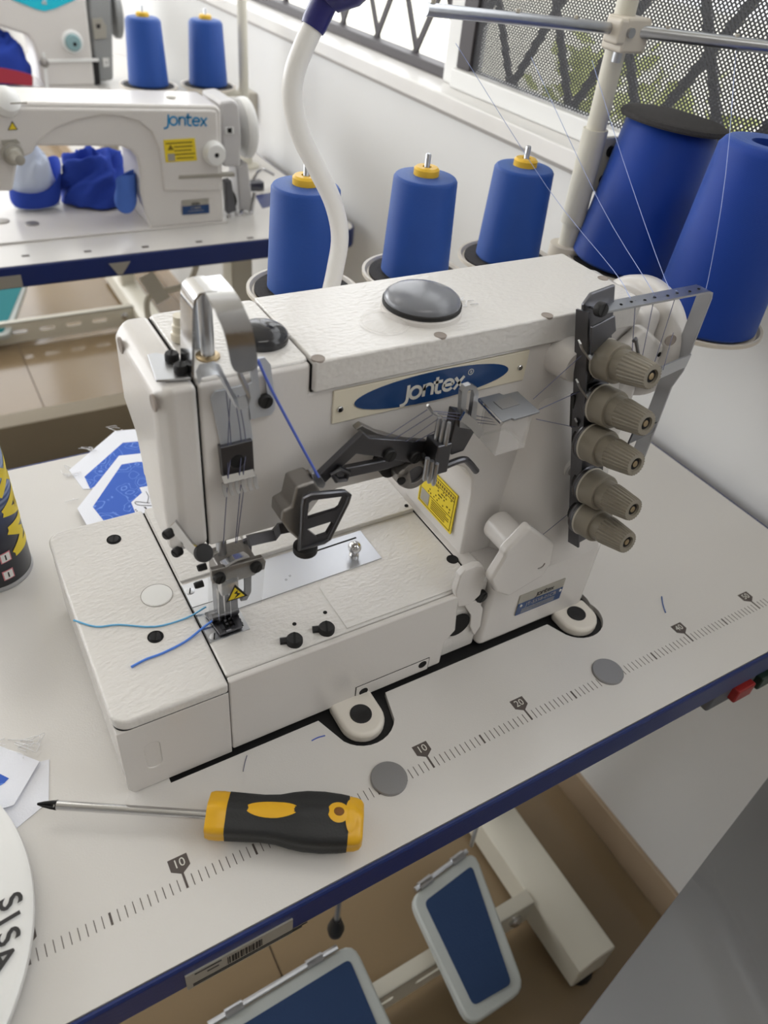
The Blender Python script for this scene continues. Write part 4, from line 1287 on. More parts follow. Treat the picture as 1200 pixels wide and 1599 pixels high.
# ---- presser lifter plate
kn = pp('y', 0.086, (474, 790), (476, 778), (484, 773), (538, 768), (546, 774), (542, 786), (514, 842), (506, 847), (468, 858))
h1 = pp('y', 0.086, (483, 786), (488, 782), (534, 776), (537, 780), (531, 793), (526, 797), (480, 811))
h2 = pp('y', 0.086, (480, 827), (518, 815), (521, 818), (511, 835), (496, 840))
kl = obj('lifter_plate', MB().prism(kn, (0, 0.003, 0), [h1, h2]), M['gun'], mc, smooth=False)
obj('plate_rim', MB().tube(kn, 0.0016, 8, closed=True), M['gun'], kl)
obj('lifter_block', MB().prism(pp('y', 0.092, (463, 762), (492, 752), (503, 770), (474, 782), (470, 848), (452, 832), (440, 815), (441, 800), (456, 792)), (0, 0.018, 0)), M['cast'], kl, bevel=0.002)
obj('lifter_arm', MB().ribbon(pp('y', 0.108, (452, 823), (436, 826), (428, 836), (400, 842), (388, 845)), Vector((0, 0.004, 0.006)), 0.005), M['gun'], kl)
obj('rubber_bumper', MB().lathe([(0.004, -0.006), (0.0085, -0.002), (0.0085, 0.003), (0.004, 0.006)], pt(477, 857, 'y', 0.098), Z, 20), M['black'], kl)

# ---- head front: thread plates
hy = AY - 0.0016
hp = obj('thread_plate', MB().prism(pp('y', hy, (329, 622), (336, 612), (386, 601), (391, 655), (396, 688), (346, 701)), (0, 0.0016, 0)), M['plate'], mc, bevel=0.0004, seg=1)
obj('slotted_plate', MB().prism(pp('y', hy - .001, (386, 603), (394, 598), (390, 566), (398, 561), (414, 559), (423, 570), (427, 600), (430, 639), (424, 648), (392, 656)), (0, 0.0016, 0),
                                [pp('y', hy - .001, (402, 574), (406, 570), (412, 574), (419, 621), (415, 630), (408, 628))]), M['plate'], hp, smooth=False)
screw(hp, pt(414, 626, 'y', hy - .001), -Y, 0.0045, M['black'], 'plate_screw', 0.003)
lb = obj('lower_block', MB().prism(pp('y', hy - .003, (344, 700), (395, 688), (398, 737), (349, 748)), (0, 0.005, 0)), M['gun'], hp, bevel=0.0006)
recess(lb, pt(371, 721, 'y', hy - .003), -Y, 0.0046)
ed = pp('y', hy - .006, (348, 751), (397, 739))
obj('comb_lip', MB().ribbon([ed[0], ed[1]], Vector((0, -0.004, -0.003)), 0.0014), M['chrome'], lb)
for k in range(6):
    q = ed[0].lerp(ed[1], k / 5) + Vector((0, -0.001, -0.001))
    obj('comb_tooth', MB().ribbon([q, q + Vector((0.0, -0.001, -0.006)), q + Vector((0.0005, -0.003, -0.009))], Vector((0.0022, 0, 0)), 0.0012), M['chrome'], lb)
obj('red_mark', MB().prism(pp('y', hy - .0002, (387, 612), (389, 611), (396, 655), (394, 656)), (0, -0.0002, 0)), M['pink'], hp, smooth=False)

# ---- finger guard over the take-up lever on the head top
gt = 1.0575
ft = obj('guard_foot', MB().prism([(-0.050, 0.128, gt), (-0.0315, 0.1235, gt), (-0.030, 0.146, gt), (-0.040, 0.158, gt), (-0.046, 0.158, gt)], (0, 0, 0.0016)), M['satin'], mc, bevel=0.0004, seg=1)
for px, py in ((269, 562), (283, 580)):
    s = screw(ft, pt(px, py, 'z', gt + 0.0016), Z, 0.0042, M['black'], 'guard_screw', 0.0045)
obj('guard_leg', MB().ribbon([(-0.0305, 0.1335, gt), (-0.0305, 0.1225, 1.104), (-0.0297, 0.1212, 1.1105), (-0.0272, 0.1208, 1.1132), (-0.0235, 0.1205, 1.1136), (-0.0185, 0.1200, 1.1136)], Vector((0, 0.0195, 0)), 0.0014), M['chrome'], ft, ang=60)
gp = [Vector(p) for p in ((-0.0172, 0.1290, 1.1134), (-0.0172, 0.116, 1.1134), (-0.0176, 0.103, 1.1128), (-0.0172, 0.0955, 1.1095), (-0.0150, 0.0930, 1.1020), (-0.0130, 0.0935, 1.0925), (-0.0112, 0.0950, 1.0825), (-0.0098, 0.0965, 1.0760), (-0.0092, 0.0970, 1.0730))]
gw = [0.0150] * 25 + [0.0148, 0.0146, 0.0140, 0.0132, 0.0122, 0.0110, 0.0092, 0.0070]
obj('guard_hood', MB().ribbon(smooth_path(gp, 4), [Vector((w_, 0, 0)) for w_ in gw], 0.0014), M['chrome'], ft, ang=60)
# presser bar and its spring bolt
pb_ = obj('presser_bar', MB().cyl((-0.0135, 0.1464, 1.05), (-0.0135, 0.1464, 1.0985), 0.0041, seg=24), M['satin'], mc)
obj('bar_bush', MB().lathe([(0.0072, 0), (0.0072, 0.0014), (0.0054, 0.0022), (0.0042, 0.0022)], (-0.0135, 0.1464, 1.057), Z, 28), M['brass'], pb_)
sb = MB()
prof = []
for k in range(34):
    prof += [(0.0036, 0.001 * k), (0.0042, 0.001 * k + 0.0005)]
sb.lathe(prof, (-0.0155, 0.160, 1.058), Z, 20)
obj('spring_bolt', sb, M['satin'], mc, ang=20)
obj('spring_nut', MB().lathe([(0.0056, 0), (0.0062, 0.001), (0.0062, 0.005), (0.0050, 0.006), (0.0050, 0.010), (0.0042, 0.011), (0.0042, 0.016)], (-0.0215, 0.170, 1.058), Z, 20), M['badge'], mc)
# thread take-up eyelet in front of the head
tw = pp('y', 0.105, (309, 590), (313, 580), (335, 575), (343, 580), (354, 602), (364, 622), (372, 631), (387, 626), (388, 612), (380, 596), (372, 578))
obj('take_up_eyelet', MB().ribbon(tw, Vector((0, 0.003, 0.0062)), 0.0016), M['satin'], mc)

# ---- needle area
gb_ = obj('guard_bracket', MB().ribbon(pp('y', 0.118, (270, 818), (296, 852), (318, 872), (336, 866)), Vector((0.003, -0.004, 0.007)), 0.002), M['chrome'], mc)
for px, py in ((265, 833), (279, 861)):
    screw(gb_, pt(px, py, 'y', 0.122), Vector((-0.8, -0.5, 0.2)), 0.0034, M['black'], 'bracket_screw', 0.004)
q = pt(318, 864, 'y', 0.108)
obj('round_knob', MB().lathe([(0.0060, -0.002), (0.0062, 0.001), (0.0056, 0.0025), (0.001, 0.003)], q, Vector((0.1, -0.75, 0.65)), 28), M['black'], mc)
hb = obj('presser_clamp', MB().span(-0.0255, 0.002, 0.116, 0.138, 0.896, 0.914), M['cast'], mc, bevel=0.0015)
obj('clamp_block', MB().span(-0.0265, -0.0135, 0.110, 0.118, 0.892, 0.908), M['chrome'], hb, bevel=0.001)
obj('clamp_roof', MB().ribbon(pp('y', 0.106, (348, 882), (366, 872), (385, 866)), Vector((0, 0.010, -0.005)), 0.0014), M['chrome'], hb)
rbx = pp('y', 0.104, (330, 892), (411, 871), (416, 878), (414, 890), (332, 913))
rb_ = obj('guard_rail', MB().prism(rbx, (0, 0.004, 0)), M['cast'], mc, bevel=0.0008)
for px, py in ((342, 901), (399, 884)):
    screw(rb_, pt(px, py, 'y', 0.104), -Y, 0.0042, M['black'], 'rail_screw', 0.0035)
sh = obj('finger_guard', MB().prism(pp('y', 0.1025, (326, 905), (414, 880), (409, 942), (327, 968)), (0, 0.0015, 0)), M['shield'], mc, smooth=False, label='clear plastic finger guard with warning triangle')
obj('warning_triangle', MB().prism(pp('y', 0.1022, (367, 913), (387, 930), (353, 941)), (0, -0.0003, 0)), M['ink'], sh, smooth=False)
obj('triangle_field', MB().prism(pp('y', 0.1018, (367, 918), (382, 930), (357, 938)), (0, -0.0003, 0)), M['yellow'], sh, smooth=False)
obj('triangle_bolt', MB().prism(pp('y', 0.1014, (371, 922), (366, 927), (371, 928), (366, 935), (376, 927), (371, 926)), (0, -0.0002, 0)), M['ink'], sh, smooth=False)
obj('side_stay', MB().prism(pp('y', 0.132, (381, 846), (394, 841), (393, 925), (386, 938), (376, 940), (383, 925)), (0, 0.003, 0)), M['gun'], mc, bevel=0.0005)
nb = obj('needle_bar', MB().cyl((-0.018, 0.130, 0.945), (-0.018, 0.130, 0.896), 0.0036, seg=16), M['satin'], mc)
obj('needle_clamp', MB().span(-0.0245, -0.0115, 0.124, 0.136, 0.884, 0.897), M['gun'], nb, bevel=0.001)
for k in range(3):
    x = -0.0228 + 0.0045 * k
    obj('needle', MB().lathe([(0.0009, 0), (0.0009, 0.014), (0.0006, 0.018), (0.00055, 0.038), (0.0001, 0.042)], (x, 0.130, 0.886), -Z, 8), M['chrome'], nb)
for px, py in ((320, 885), (315, 912)):
    screw(nb, pt(px, py, 'y', 0.122), -X, 0.0025, M['black'], 'needle_screw', 0.005)
pf = obj('presser_foot', MB().prism([(-0.026, 0.1215, BZ + .0022), (-0.008, 0.1215, BZ + .0022), (-0.006, 0.146, BZ + .0022), (-0.029, 0.146, BZ + .0022)], (0, 0, 0.0022), [[(-0.0235, 0.1245, BZ + .0022), (-0.0125, 0.1245, BZ + .0022), (-0.0125, 0.136, BZ + .0022), (-0.0235, 0.136, BZ + .0022)]]), M['gun'], mc, smooth=False)
obj('foot_shank', MB().span(-0.022, -0.006, 0.134, 0.146, BZ + .003, 0.900), M['gun'], pf, bevel=0.001)
obj('foot_hinge', MB().cyl((-0.027, 0.136, BZ + .008), (-0.006, 0.136, BZ + .008), 0.0034, seg=12), M['gun'], pf)
obj('foot_toe', MB().ribbon([(-0.020, 0.124, BZ + .004), (-0.020, 0.120, BZ + .006), (-0.020, 0.118, BZ + .009)], Vector((0.004, 0, 0)), 0.0012), M['gun'], pf)


# ================================================================= SECOND MACHINE (lockstitch)
y2 = 1.168
m2 = thing('sewing_machine', 'white lockstitch sewing machine with sky blue jontex lettering on the second table', 'sewing machine', (0.2, 1.25, TZ))
pr2 = pp('y', y2, (-70, 160), (20, 160), (330, 165), (340, 166), (346, 174), (350, 340))
zb = TZ + 0.001
ar = [pr2[0], pr2[1], pr2[2], pr2[3], pr2[4], Vector((pr2[5].x, y2, zb))]
ar += [Vector((pt(233, 336, 'y', y2).x, y2, zb))]
ar += pp('y', y2, (226, 330), (219, 300), (217, 262), (213, 246), (204, 236), (190, 230), (60, 229), (40, 236), (28, 252), (20, 300), (-70, 300))
a2 = obj('arm', MB().prism(ar, (0, 0.108, 0)), M['paint'], m2, bevel=0.012, seg=4)
# raised face above the swept line of the arm
fc_ = pp('y', y2 - 0.004, (-70, 168), (20, 168), (330, 172), (340, 174), (346, 300), (256, 300), (252, 262), (247, 232), (236, 208), (217, 192), (190, 184), (160, 182), (120, 190), (88, 202), (60, 222), (52, 240), (30, 250), (-70, 250))
obj('arm_face', MB().prism(fc_, (0, 0.010, 0)), M['paint'], a2, bevel=0.006, seg=3)
obj('base_plate', MB().span(-0.15, pr2[5].x + 0.005, y2 - 0.005, y2 + 0.175, TZ + 0.0002, TZ + 0.003), M['paint'], m2, bevel=0.001)
# motor head and hand wheel
mh = pp('y', y2 + 0.03, (344, 160), (366, 157), (374, 164), (378, 215), (376, 262), (349, 262))
mt = obj('motor_housing', MB().prism(mh, (0, 0.10, 0)), M['motor'], m2, bevel=0.008, seg=3)
mt.data.materials[0] = mat('warm_grey_motor_plastic', (196, 194, 194), 0.4)
q = pt(376, 200, 'y', y2 + 0.08)
obj('hand_wheel', MB().lathe([(0.02, -0.004), (0.050, -0.002), (0.053, 0.003), (0.053, 0.013), (0.048, 0.018), (0.03, 0.020), (0.001, 0.020)], q, X, 44), M['white'], m2, bevel=0.001)
obj('panel_window', MB().prism(pp('y', y2 + 0.029, (351, 199), (365, 198), (366, 209), (352, 210)), (0, -0.001, 0)), M['white'], mt, bevel=0.001)
obj('panel_dot', MB().prism(pp('y', y2 + 0.0275, (355, 201), (362, 200), (362, 208), (356, 208)), (0, -0.001, 0)), M['hole'], mt, smooth=False)
lg2 = pp('y', y2 + 0.045, (370, 262), (388, 255), (398, 340), (376, 342))
obj('motor_leg', MB().prism(lg2, (0, 0.05, 0)), mt.data.materials[0], m2, bevel=0.004)
obj('side_rail', MB().prism(pp('y', y2 - 0.006, (280, 275), (367, 271), (367, 277), (280, 280)), (0, 0.012, 0)), M['silver'], m2, bevel=0.001)
obj('side_arm', MB().prism(pp('y', y2 + 0.02, (352, 285), (362, 282), (370, 330), (356, 335)), (0, 0.02, 0)), M['gun'], m2, bevel=0.002)
obj('belt_clip', MB().tube(smooth_path(pp('y', y2 + 0.03, (356, 345), (362, 320), (372, 338), (380, 330), (392, 334), (398, 300)), 4), 0.004, 8), M['chrome'], m2)
obj('drive_belt', MB().tube(smooth_path(pp('y', y2 + 0.04, (350, 286), (360, 300), (366, 315), (360, 325)), 4), 0.006, 8), M['black'], m2)
q = pt(332, 238, 'y', y2)
dl = obj('stitch_dial', MB().lathe([(0.021, -0.004), (0.021, 0.010), (0.0185, 0.016), (0.017, 0.021), (0.004, 0.0215), (0.004, 0.019), (0.0003, 0.019)], q, Vector((0.02, -1, 0)), 36), M['white'], m2, bevel=0.0008)
recess(dl, q + Vector((0.0004, -0.0215, 0)), -Y, 0.0034)
l2 = pt(289, 188, 'y', y2 - 0.0045)
obj('lettering', strokes(MB(), LOGO, l2 + Vector((-0.0375, 0, -0.0062)), (X - Z * 0.06).normalized(), (Z + X * 0.1).normalized(), 0.0162, 0.0030, -Y, 0.0004), M['bluelogo'], a2, smooth=False)
yp = pp('y', y2 - 0.0042, (255, 219), (304, 216), (308, 251), (259, 254))
y2s = obj('yellow_sticker', MB().prism(yp, (0, -0.0005, 0)), M['yellow'], a2, smooth=False, label='yellow caution sticker')
p2 = MB()
for k, (u0, u1) in enumerate(((.06, .9), (.3, .9), (.3, .85), (.3, .95), (.35, .9))):
    v = 0.14 + 0.17 * k
    e = lambda u, v: yp[0].lerp(yp[1], u).lerp(yp[3].lerp(yp[2], u), v) + Vector((0, -0.0007, 0))
    p2.prism([e(u0, v), e(u1, v), e(u1, v + .05), e(u0, v + .05)], (0, -0.0002, 0))
p2.prism([e(.10, .46), e(.30, .46), e(.20, .22)], (0, -0.0002, 0))
obj('sticker_print', p2, M['olive'], y2s, smooth=False)
obj('pale_patch', MB().prism([e(.08, .62), e(.30, .62), e(.30, .95), e(.08, .95)], (0, -0.0003, 0)), M['silver'], y2s, smooth=False)
sp_ = pp('y', y2 - 0.001, (284, 314), (326, 310), (327, 333), (285, 336))
np_ = obj('model_plate', MB().prism(sp_, (0, -0.0006, 0)), M['silver'], a2, smooth=False)
obj('blue_field', MB().prism([sp_[0].lerp(sp_[3], .4) - Y * .0007, sp_[1].lerp(sp_[2], .4) - Y * .0007, sp_[2] - Y * .0007, sp_[3] - Y * .0007], (0, -0.0003, 0)), M['navy'], np_, smooth=False)
cq = sum(sp_, Vector()) / 4
obj('plate_lettering', strokes(MB(), LOGO, cq + Vector((-0.0085, -0.0009, 0.0042)), X, Z, 0.0036, 0.0009, -Y), M['ink'], np_, smooth=False)
t_ = text_mb(MB(), 'JT-8800', cq + Vector((0.0, -0.0011, -0.0016)), X, Z, 0.0058, -Y)
t_.span(cq.x - 0.015, cq.x + 0.015, cq.y - 0.0012, cq.y - 0.0011, cq.z - 0.0072, cq.z - 0.0066)
obj('plate_lettering', t_, M['silver'], np_, smooth=False)
# left end: thread tension and warning triangle
obj('warning_triangle', MB().prism(pp('y', y2 - 0.0045, (19, 189), (28, 203), (12, 204)), (0, -0.0004, 0)), M['ink'], a2, smooth=False)
obj('triangle_field', MB().prism(pp('y', y2 - 0.0050, (19, 192), (26, 202), (14, 203)), (0, -0.0003, 0)), M['yellow'], a2, smooth=False)
q = pt(18, 240, 'y', y2 - 0.004)
obj('tension_post', MB().lathe([(0.017, 0), (0.017, 0.006), (0.013, 0.007), (0.013, 0.014), (0.010, 0.016), (0.008, 0.030), (0.003, 0.031)], q, Vector((0.25, -1, -0.1)), 28), M['silver'], m2)
obj('thread_guide', MB().prism(pp('y', y2 - 0.006, (2, 220), (26, 218), (32, 224), (4, 228)), (0, 0.003, 0)), M['silver'], m2)
q = pt(10, 157, 'y', y2)
ph = obj('thread_post', MB().lathe([(0.022, -0.01), (0.020, 0.006), (0.010, 0.012), (0.004, 0.014)], q, Vector((0.2, -0.6, 0.5)), 24), M['white'], m2)
obj('wire', MB().tube(pp('y', y2 - 0.03, (16, 162), (42, 161)), 0.0014, 6), M['chrome'], ph)
for px, py, r in ((50, 350, 0.012), (2, 346, 0.014)):
    c = pt(px, py, 'z', TZ + 0.003)
    obj('oil_gauge', MB().lathe([(r, -0.001), (r, 0.001), (r * .8, 0.0016), (0.0005, 0.0016)], c, Z, 24), M['cast'], m2)
c = pt(250, 142, 'z', pr2[2].z)
obj('oil_cap', MB().cyl((c.x, y2 + 0.05, pr2[2].z - 0.002), (c.x, y2 + 0.05, pr2[2].z + 0.004), 0.008, seg=16), M['silver'], m2)


# ---- cloth on the second machine
def cloth(path_rows, m, name, label, cat, group=None, thick=0.002, sub=2):
    """a sheet of cloth from rows of points (grid), thickened"""
    t = MB()
    R = [[Vector(p) for p in r] for r in path_rows]
    vs = [p for r in R for p in r]
    n = len(R[0])
    fs = [(i * n + j, i * n + j + 1, (i + 1) * n + j + 1, (i + 1) * n + j) for i in range(len(R) - 1) for j in range(n - 1)]
    t.faces(vs, fs)
    o = obj(name, t, m, ang=180)
    s = o.modifiers.new('thick', 'SOLIDIFY')
    s.thickness = thick
    s = o.modifiers.new('smooth', 'SUBSURF')
    s.levels = s.render_levels = sub
    tag(o, label, cat, group)
    return o


def crumple(c, a, b, h, seed, m, name, label, cat, group, rough=0.35, nu=26, nv=13):
    rnd = random.Random(seed)
    waves = [(rnd.uniform(2, 7), rnd.uniform(2, 9), rnd.uniform(0, 6.3), rnd.uniform(0.3, 1)) for _ in range(7)]
    rows = []
    for i in range(nv + 1):
        th = (i / nv) * PI * 0.5
        row = []
        for j in range(nu + 1):
            ph = 2 * PI * j / nu
            f = 0
            for wu, wv, o_, am in waves:
                s = abs(math.sin(round(wu) * ph * 0.5 + wv * th + o_ + 0.8 * math.sin(2 * ph + o_)))
                f += am * (0.5 - s)
            f = 1 + rough * f * 0.32 * (1 if 0 < i else 0)
            if j == nu:
                row.append(row[0].copy())
            else:
                row.append(Vector((c[0] + a * math.cos(ph) * math.sin(th + 0.06) * f, c[1] + b * math.sin(ph) * math.sin(th + 0.06) * f,
                                   c[2] + max(0.003, h * (math.cos(th) ** 0.7) * f))))
        rows.append(row)
    return cloth(rows, m, name, label, cat, group, sub=2)


yc = pt(58, 328, 'z', TZ + 0.0045).y
g = lambda px, py, y=yc: pt(px, py, 'y', y)
GCL = 'cloth pieces under the second machine'
# blue band wrapped round a pale lining
rows = []
for k in range(3):
    v = k / 2
    row = []
    for (bx, by, tx, ty, dy) in ((14, 312, 12, 292, 0.01), (22, 326, 24, 300, -0.012), (45, 329, 52, 304, -0.022), (72, 327, 76, 298, -0.016), (95, 321, 96, 272, -0.004), (97, 300, 97, 245, 0.02), (90, 290, 82, 240, 0.05), (66, 290, 66, 250, 0.055), (40, 300, 36, 275, 0.05), (14, 312, 12, 292, 0.01)):
        p, q = g(bx, by, yc + dy), g(tx, ty, yc + dy)
        row.append(p.lerp(q, v))
    rows.append(row)
lowz = min(p.z for r in rows for p in r)
cb_ = cloth(rows, M['cloth_b'], 'cloth_band', 'royal blue cloth band wrapped around pale lining under the second machine', 'cloth', GCL)
c = g(57, 312)
crumple((c.x, yc + 0.012, TZ + 0.004), 0.043, 0.022, 0.122, 4, M['cloth_w'], 'cloth_lining', 'pale blue white lining bulging out of the blue band', 'cloth', GCL, rough=0.22, nu=36, nv=16)
c = pt(150, 318, 'z', TZ + 0.003)
crumple((c.x + 0.006, c.y + 0.012, TZ + 0.004), 0.074, 0.060, 0.098, 11, M['cloth_b'], 'crumpled_cloth', 'dark blue crumpled cloth heap under the arm of the second machine', 'cloth', GCL, rough=0.62, nu=44, nv=18)
rows = []
for k in range(4):
    v = k / 3
    row = []
    for (bx, by, tx, ty, dy) in ((176, 310, 186, 276, -0.02), (182, 330, 178, 282, -0.03), (198, 338, 186, 272, -0.035), (212, 330, 204, 276, -0.03), (216, 312, 216, 268, -0.012), (208, 300, 212, 262, 0.0), (190, 300, 196, 268, 0.0), (176, 310, 186, 276, -0.02)):
        row.append(g(bx, by, 1.205 + dy).lerp(g(tx, ty, 1.205 + dy), v))
    rows.append(row)
cloth(rows, mat('faded_blue_cloth', (70, 108, 190), 0.85, bump=0.5, scale=700, vary=0.15, vscale=12), 'rolled_cloth', 'faded blue rolled cloth end beside the column of the second machine', 'cloth', GCL)

# ================================================================= THIRD MACHINE
y3 = 2.292
m3 = thing('sewing_machine', 'white sewing machine with cyan badge and grey motor on the farthest table', 'sewing machine', (0.25, 2.4, TZ))
o3 = pp('y', y3, (-40, -70), (140, -70), (134, -10), (150, 136))
o3[3].z = TZ + 0.001
o3 += [Vector((pt(70, 137, 'y', y3).x, y3, TZ + 0.001))] + pp('y', y3, (64, 126), (60, 100), (50, 66), (42, 56), (0, 42), (-40, 40))
a3 = obj('arm', MB().prism(o3, (0, 0.14, 0)), M['paint'], m3, bevel=0.010, seg=3)
obj('base_plate', MB().span(-0.1, pt(150, 137, 'y', y3).x + .006, y3 - 0.004, y3 + 0.18, TZ + 0.0002, TZ + 0.003), M['paint'], m3)
obj('motor_housing', MB().prism(pp('y', y3 + 0.02, (138, -60), (172, -60), (176, 40), (178, 126), (152, 130), (146, 80), (139, 20)), (0, 0.10, 0)), M['motor'], m3, bevel=0.008, seg=3)
mk = pp('y', y3 + 0.018, (143, 30), (158, 28), (166, 42), (166, 60), (147, 62))
mp3 = obj('control_panel', MB().prism(mk, (0, -0.003, 0)), M['silver'], m3, bevel=0.001)
obj('display', MB().prism(pp('y', y3 + 0.0145, (150, 38), (157, 38), (157, 45), (151, 45)), (0, -0.0006, 0)), M['ink'], mp3, smooth=False)
wt3 = obj('switch_tag', MB().prism(pp('y', y3 + 0.0195, (160, 91), (170, 91), (171, 104), (162, 105)), (0, -0.001, 0)), M['white'], m3, smooth=False)
text_q = pt(166, 98, 'y', y3 + 0.018)
obj('tag_letter', text_mb(MB(), 'U', text_q, X, Z, 0.012, -Y, 0.0006), M['ink'], wt3, smooth=False)
obj('drive_gap', MB().prism(pp('y', y3 + 0.006, (146, 92), (154, 92), (157, 132), (150, 134)), (0, 0.04, 0)), M['black'], m3)
q = pt(174, 20, 'y', y3 + 0.07)
obj('hand_wheel', MB().lathe([(0.03, 0), (0.060, 0.0), (0.064, 0.004), (0.064, 0.016), (0.05, 0.022), (0.002, 0.022)], q, X, 40), M['motor'], m3)
q = pt(113, 66, 'y', y3)
rg3 = obj('dial_ring', MB().lathe([(0.030, -0.006), (0.029, 0.004), (0.026, 0.008), (0.005, 0.008)], q, -Y, 36), M['white'], m3)
dl3 = obj('stitch_dial', MB().lathe([(0.021, 0.006), (0.021, 0.014), (0.018, 0.020), (0.0005, 0.021)], q, -Y, 36), M['tealknob'], m3)
recess(dl3, q + Vector((0.002, -0.021, -0.002)), -Y, 0.005)
bg = pp('y', y3 - 0.001, (0, -30), (130, -30), (118, 0), (86, 14), (70, 18), (56, 15), (19, 0))
bd3 = obj('badge', MB().prism(bg, (0, -0.002, 0)), M['cyan'], m3, bevel=0.001, label='cyan blue badge with white mark')
bq = pt(69, 4, 'y', y3 - 0.004)
obj('badge_mark', strokes(MB(), [[(-.4, -.4), (0, .5), (.2, -.4)], [(-.5, 0), (.5, -.35)], [(0.1, .1), (.5, .3)]], bq, X, Z, 0.011, 0.003, -Y, 0.0006), M['white'], bd3, smooth=False)
obj('side_rail', MB().prism(pp('y', y3 - 0.006, (70, 94), (154, 92), (155, 97), (70, 99)), (0, 0.01, 0)), M['white'], m3, bevel=0.002)
q = pt(68, 98, 'y', y3 - 0.02)
obj('thread_tension', MB().lathe([(0.012, 0), (0.012, 0.008), (0.006, 0.012), (0.004, 0.02)], q, Vector((0.2, -1, 0)), 20), M['cast'], m3)
obj('thread_stay', MB().prism(pp('y', y3 - 0.012, (66, 84), (70, 82), (77, 140), (72, 142)), (0, 0.004, 0)), M['white'], m3)
c = pt(25, 130, 'z', TZ)
crumple((0.175, y3 + 0.045, TZ + 0.003), 0.075, 0.04, 0.135, 21, M['cloth_b'], 'crumpled_cloth', 'blue crumpled cloth inside the throat of the farthest machine', 'cloth', 'cloth under the farthest machine', rough=0.5)
rows = []
for i in range(5):
    row = []
    for j in range(7):
        u, v = j / 6, i / 4
        p = pt(-30 + 82 * u, 104 + 14 * u * u + v * (130 - 104 - 8 * u * u), 'y', y3 - 0.03 - 0.012 * v)
        row.append(p)
    rows.append(row)
cloth(rows, M['red'], 'red_cloth', 'dark red cloth lying in front of the blue cloth on the farthest machine', 'cloth', 'cloth under the farthest machine')

# ================================================================= SCREWDRIVER
a, b = Vector((-0.1742, 0.0915, TZ + 0.0165)), Vector((0.0215, -0.0262, TZ + 0.0165))
ax = (b - a).normalized()
sd = thing('screwdriver', 'yellow and black handled cross-head screwdriver lying on the table front', 'screwdriver', (-0.07, 0.025, TZ))
L = (b - a).length
s_h = (Vector((-0.0738, 0.028, TZ + 0.0165)) - a).dot(ax)
blade = obj('blade', MB().lathe([(0.0032, 0.012), (0.0032, s_h + 0.02)], a, ax, 20), M['chrome'], sd)
side = ax.cross(Z).normalized()
tipm = MB()
ring = []
for h, r, dp in ((0.0, 0.0008, 0.0), (0.004, 0.0022, 0.0012), (0.010, 0.0034, 0.0016), (0.0135, 0.0036, 0.0002)):
    ring.append([a + ax * h + (side * math.cos(t) + Z * math.sin(t)) * (r - (dp if i % 4 == 2 else (dp * .3 if i % 2 else 0))) for i, t in enumerate([2 * PI * i / 16 for i in range(16)])])
obj('cross_tip', tipm.loft(ring), M['blackoxide'], blade, ang=25)
prof = [(0.0, 0.0152), (0.003, 0.0162), (0.010, 0.0165), (0.015, 0.0160), (0.030, 0.0160), (0.040, 0.0158), (0.052, 0.0166), (0.062, 0.0188), (0.072, 0.0202), (0.085, 0.0205), (0.098, 0.0196), (0.110, 0.0178), (0.1135, 0.0165), (0.1155, 0.0140)]
HL = L - s_h
sc = HL / 0.1155
zc_ = TZ + 0.0165


def hring(h, r, n=72):
    o_ = a + ax * (s_h + h * sc)
    k = [1.0 - 0.05 * math.cos(6 * t) for t in [2 * PI * i / n for i in range(n)]]
    return [o_ + (side * math.cos(2 * PI * i / n) + Z * math.sin(2 * PI * i / n) * 0.80) * r * 1.0 * k[i] for i in range(n)]


obj('collar', MB().loft([hring(h, r) for h, r in prof[:4]]), M['yplastic'], sd, ang=50, label='yellow front collar of the handle')
obj('grip', MB().loft([hring(h, r) for h, r in [(0.0145, 0.0164)] + prof[4:11] + [(0.1045, 0.0187)]]), M['grip'], sd, ang=50, label='black rubber grip')
obj('end_cap', MB().loft([hring(h, r) for h, r in [(0.1035, 0.0184)] + prof[11:]]), M['yplastic'], sd, ang=50, label='yellow end of the handle')


def hz(h, s):
    """point on the top of the handle"""
    r = 0.0160
    for (h0, r0), (h1, r1) in zip(prof, prof[1:]):
        if h0 <= h <= h1:
            r = r0 + (r1 - r0) * (h - h0) / (h1 - h0)
    o_ = a + ax * (s_h + h * sc)
    return o_ + side * s + Z * (0.80 * math.sqrt(max(0.0, (r * 1.03) ** 2 - s * s)))


def patch(cx, rx, ry, dz, m, name, n=28, tail=None):
    outer = []
    mb = MB()
    ctr = hz(cx, 0) + Z * dz
    rings = []
    for f in (1.0, 0.66, 0.33):
        rr_ = []
        for i in range(n):
            t = 2 * PI * i / n
            rr_.append(hz(cx + rx * f * math.cos(t), ry * f * math.sin(t)) + Z * (dz if f < 1 else 0.0001))
        rings.append(rr_)
    mb.loft(rings)
    return obj(name, mb, m, sd, ang=80)


patch(0.0475, 0.0195, 0.0060, 0.0006, M['yplastic'], 'oval_inlay')
patch(0.0965, 0.0080, 0.0075, 0.0006, M['yplastic'], 'hang_inlay')
patch(0.0968, 0.0048, 0.0040, 0.0010, mat('dark_amber_recess', (120, 74, 14), 0.6), 'hang_hole')
patch(0.106, 0.0045, 0.0125, 0.0005, M['yplastic'], 'end_inlay')

# ================================================================= SPRAY CAN
cx, cy, cr = -0.1635, 0.362, 0.0335
can = thing('spray_can', 'dark blue spray can with yellow lettering at the left edge', 'spray can', (cx, cy, TZ))
cm = mat('spray_can_print', (26, 32, 48), 0.32)
nt = cm.node_tree
tc_n = nt.nodes.new('ShaderNodeTexCoord')
sxyz = nt.nodes.new('ShaderNodeSeparateXYZ')
nt.links.new(tc_n.outputs['Object'], sxyz.inputs[0])


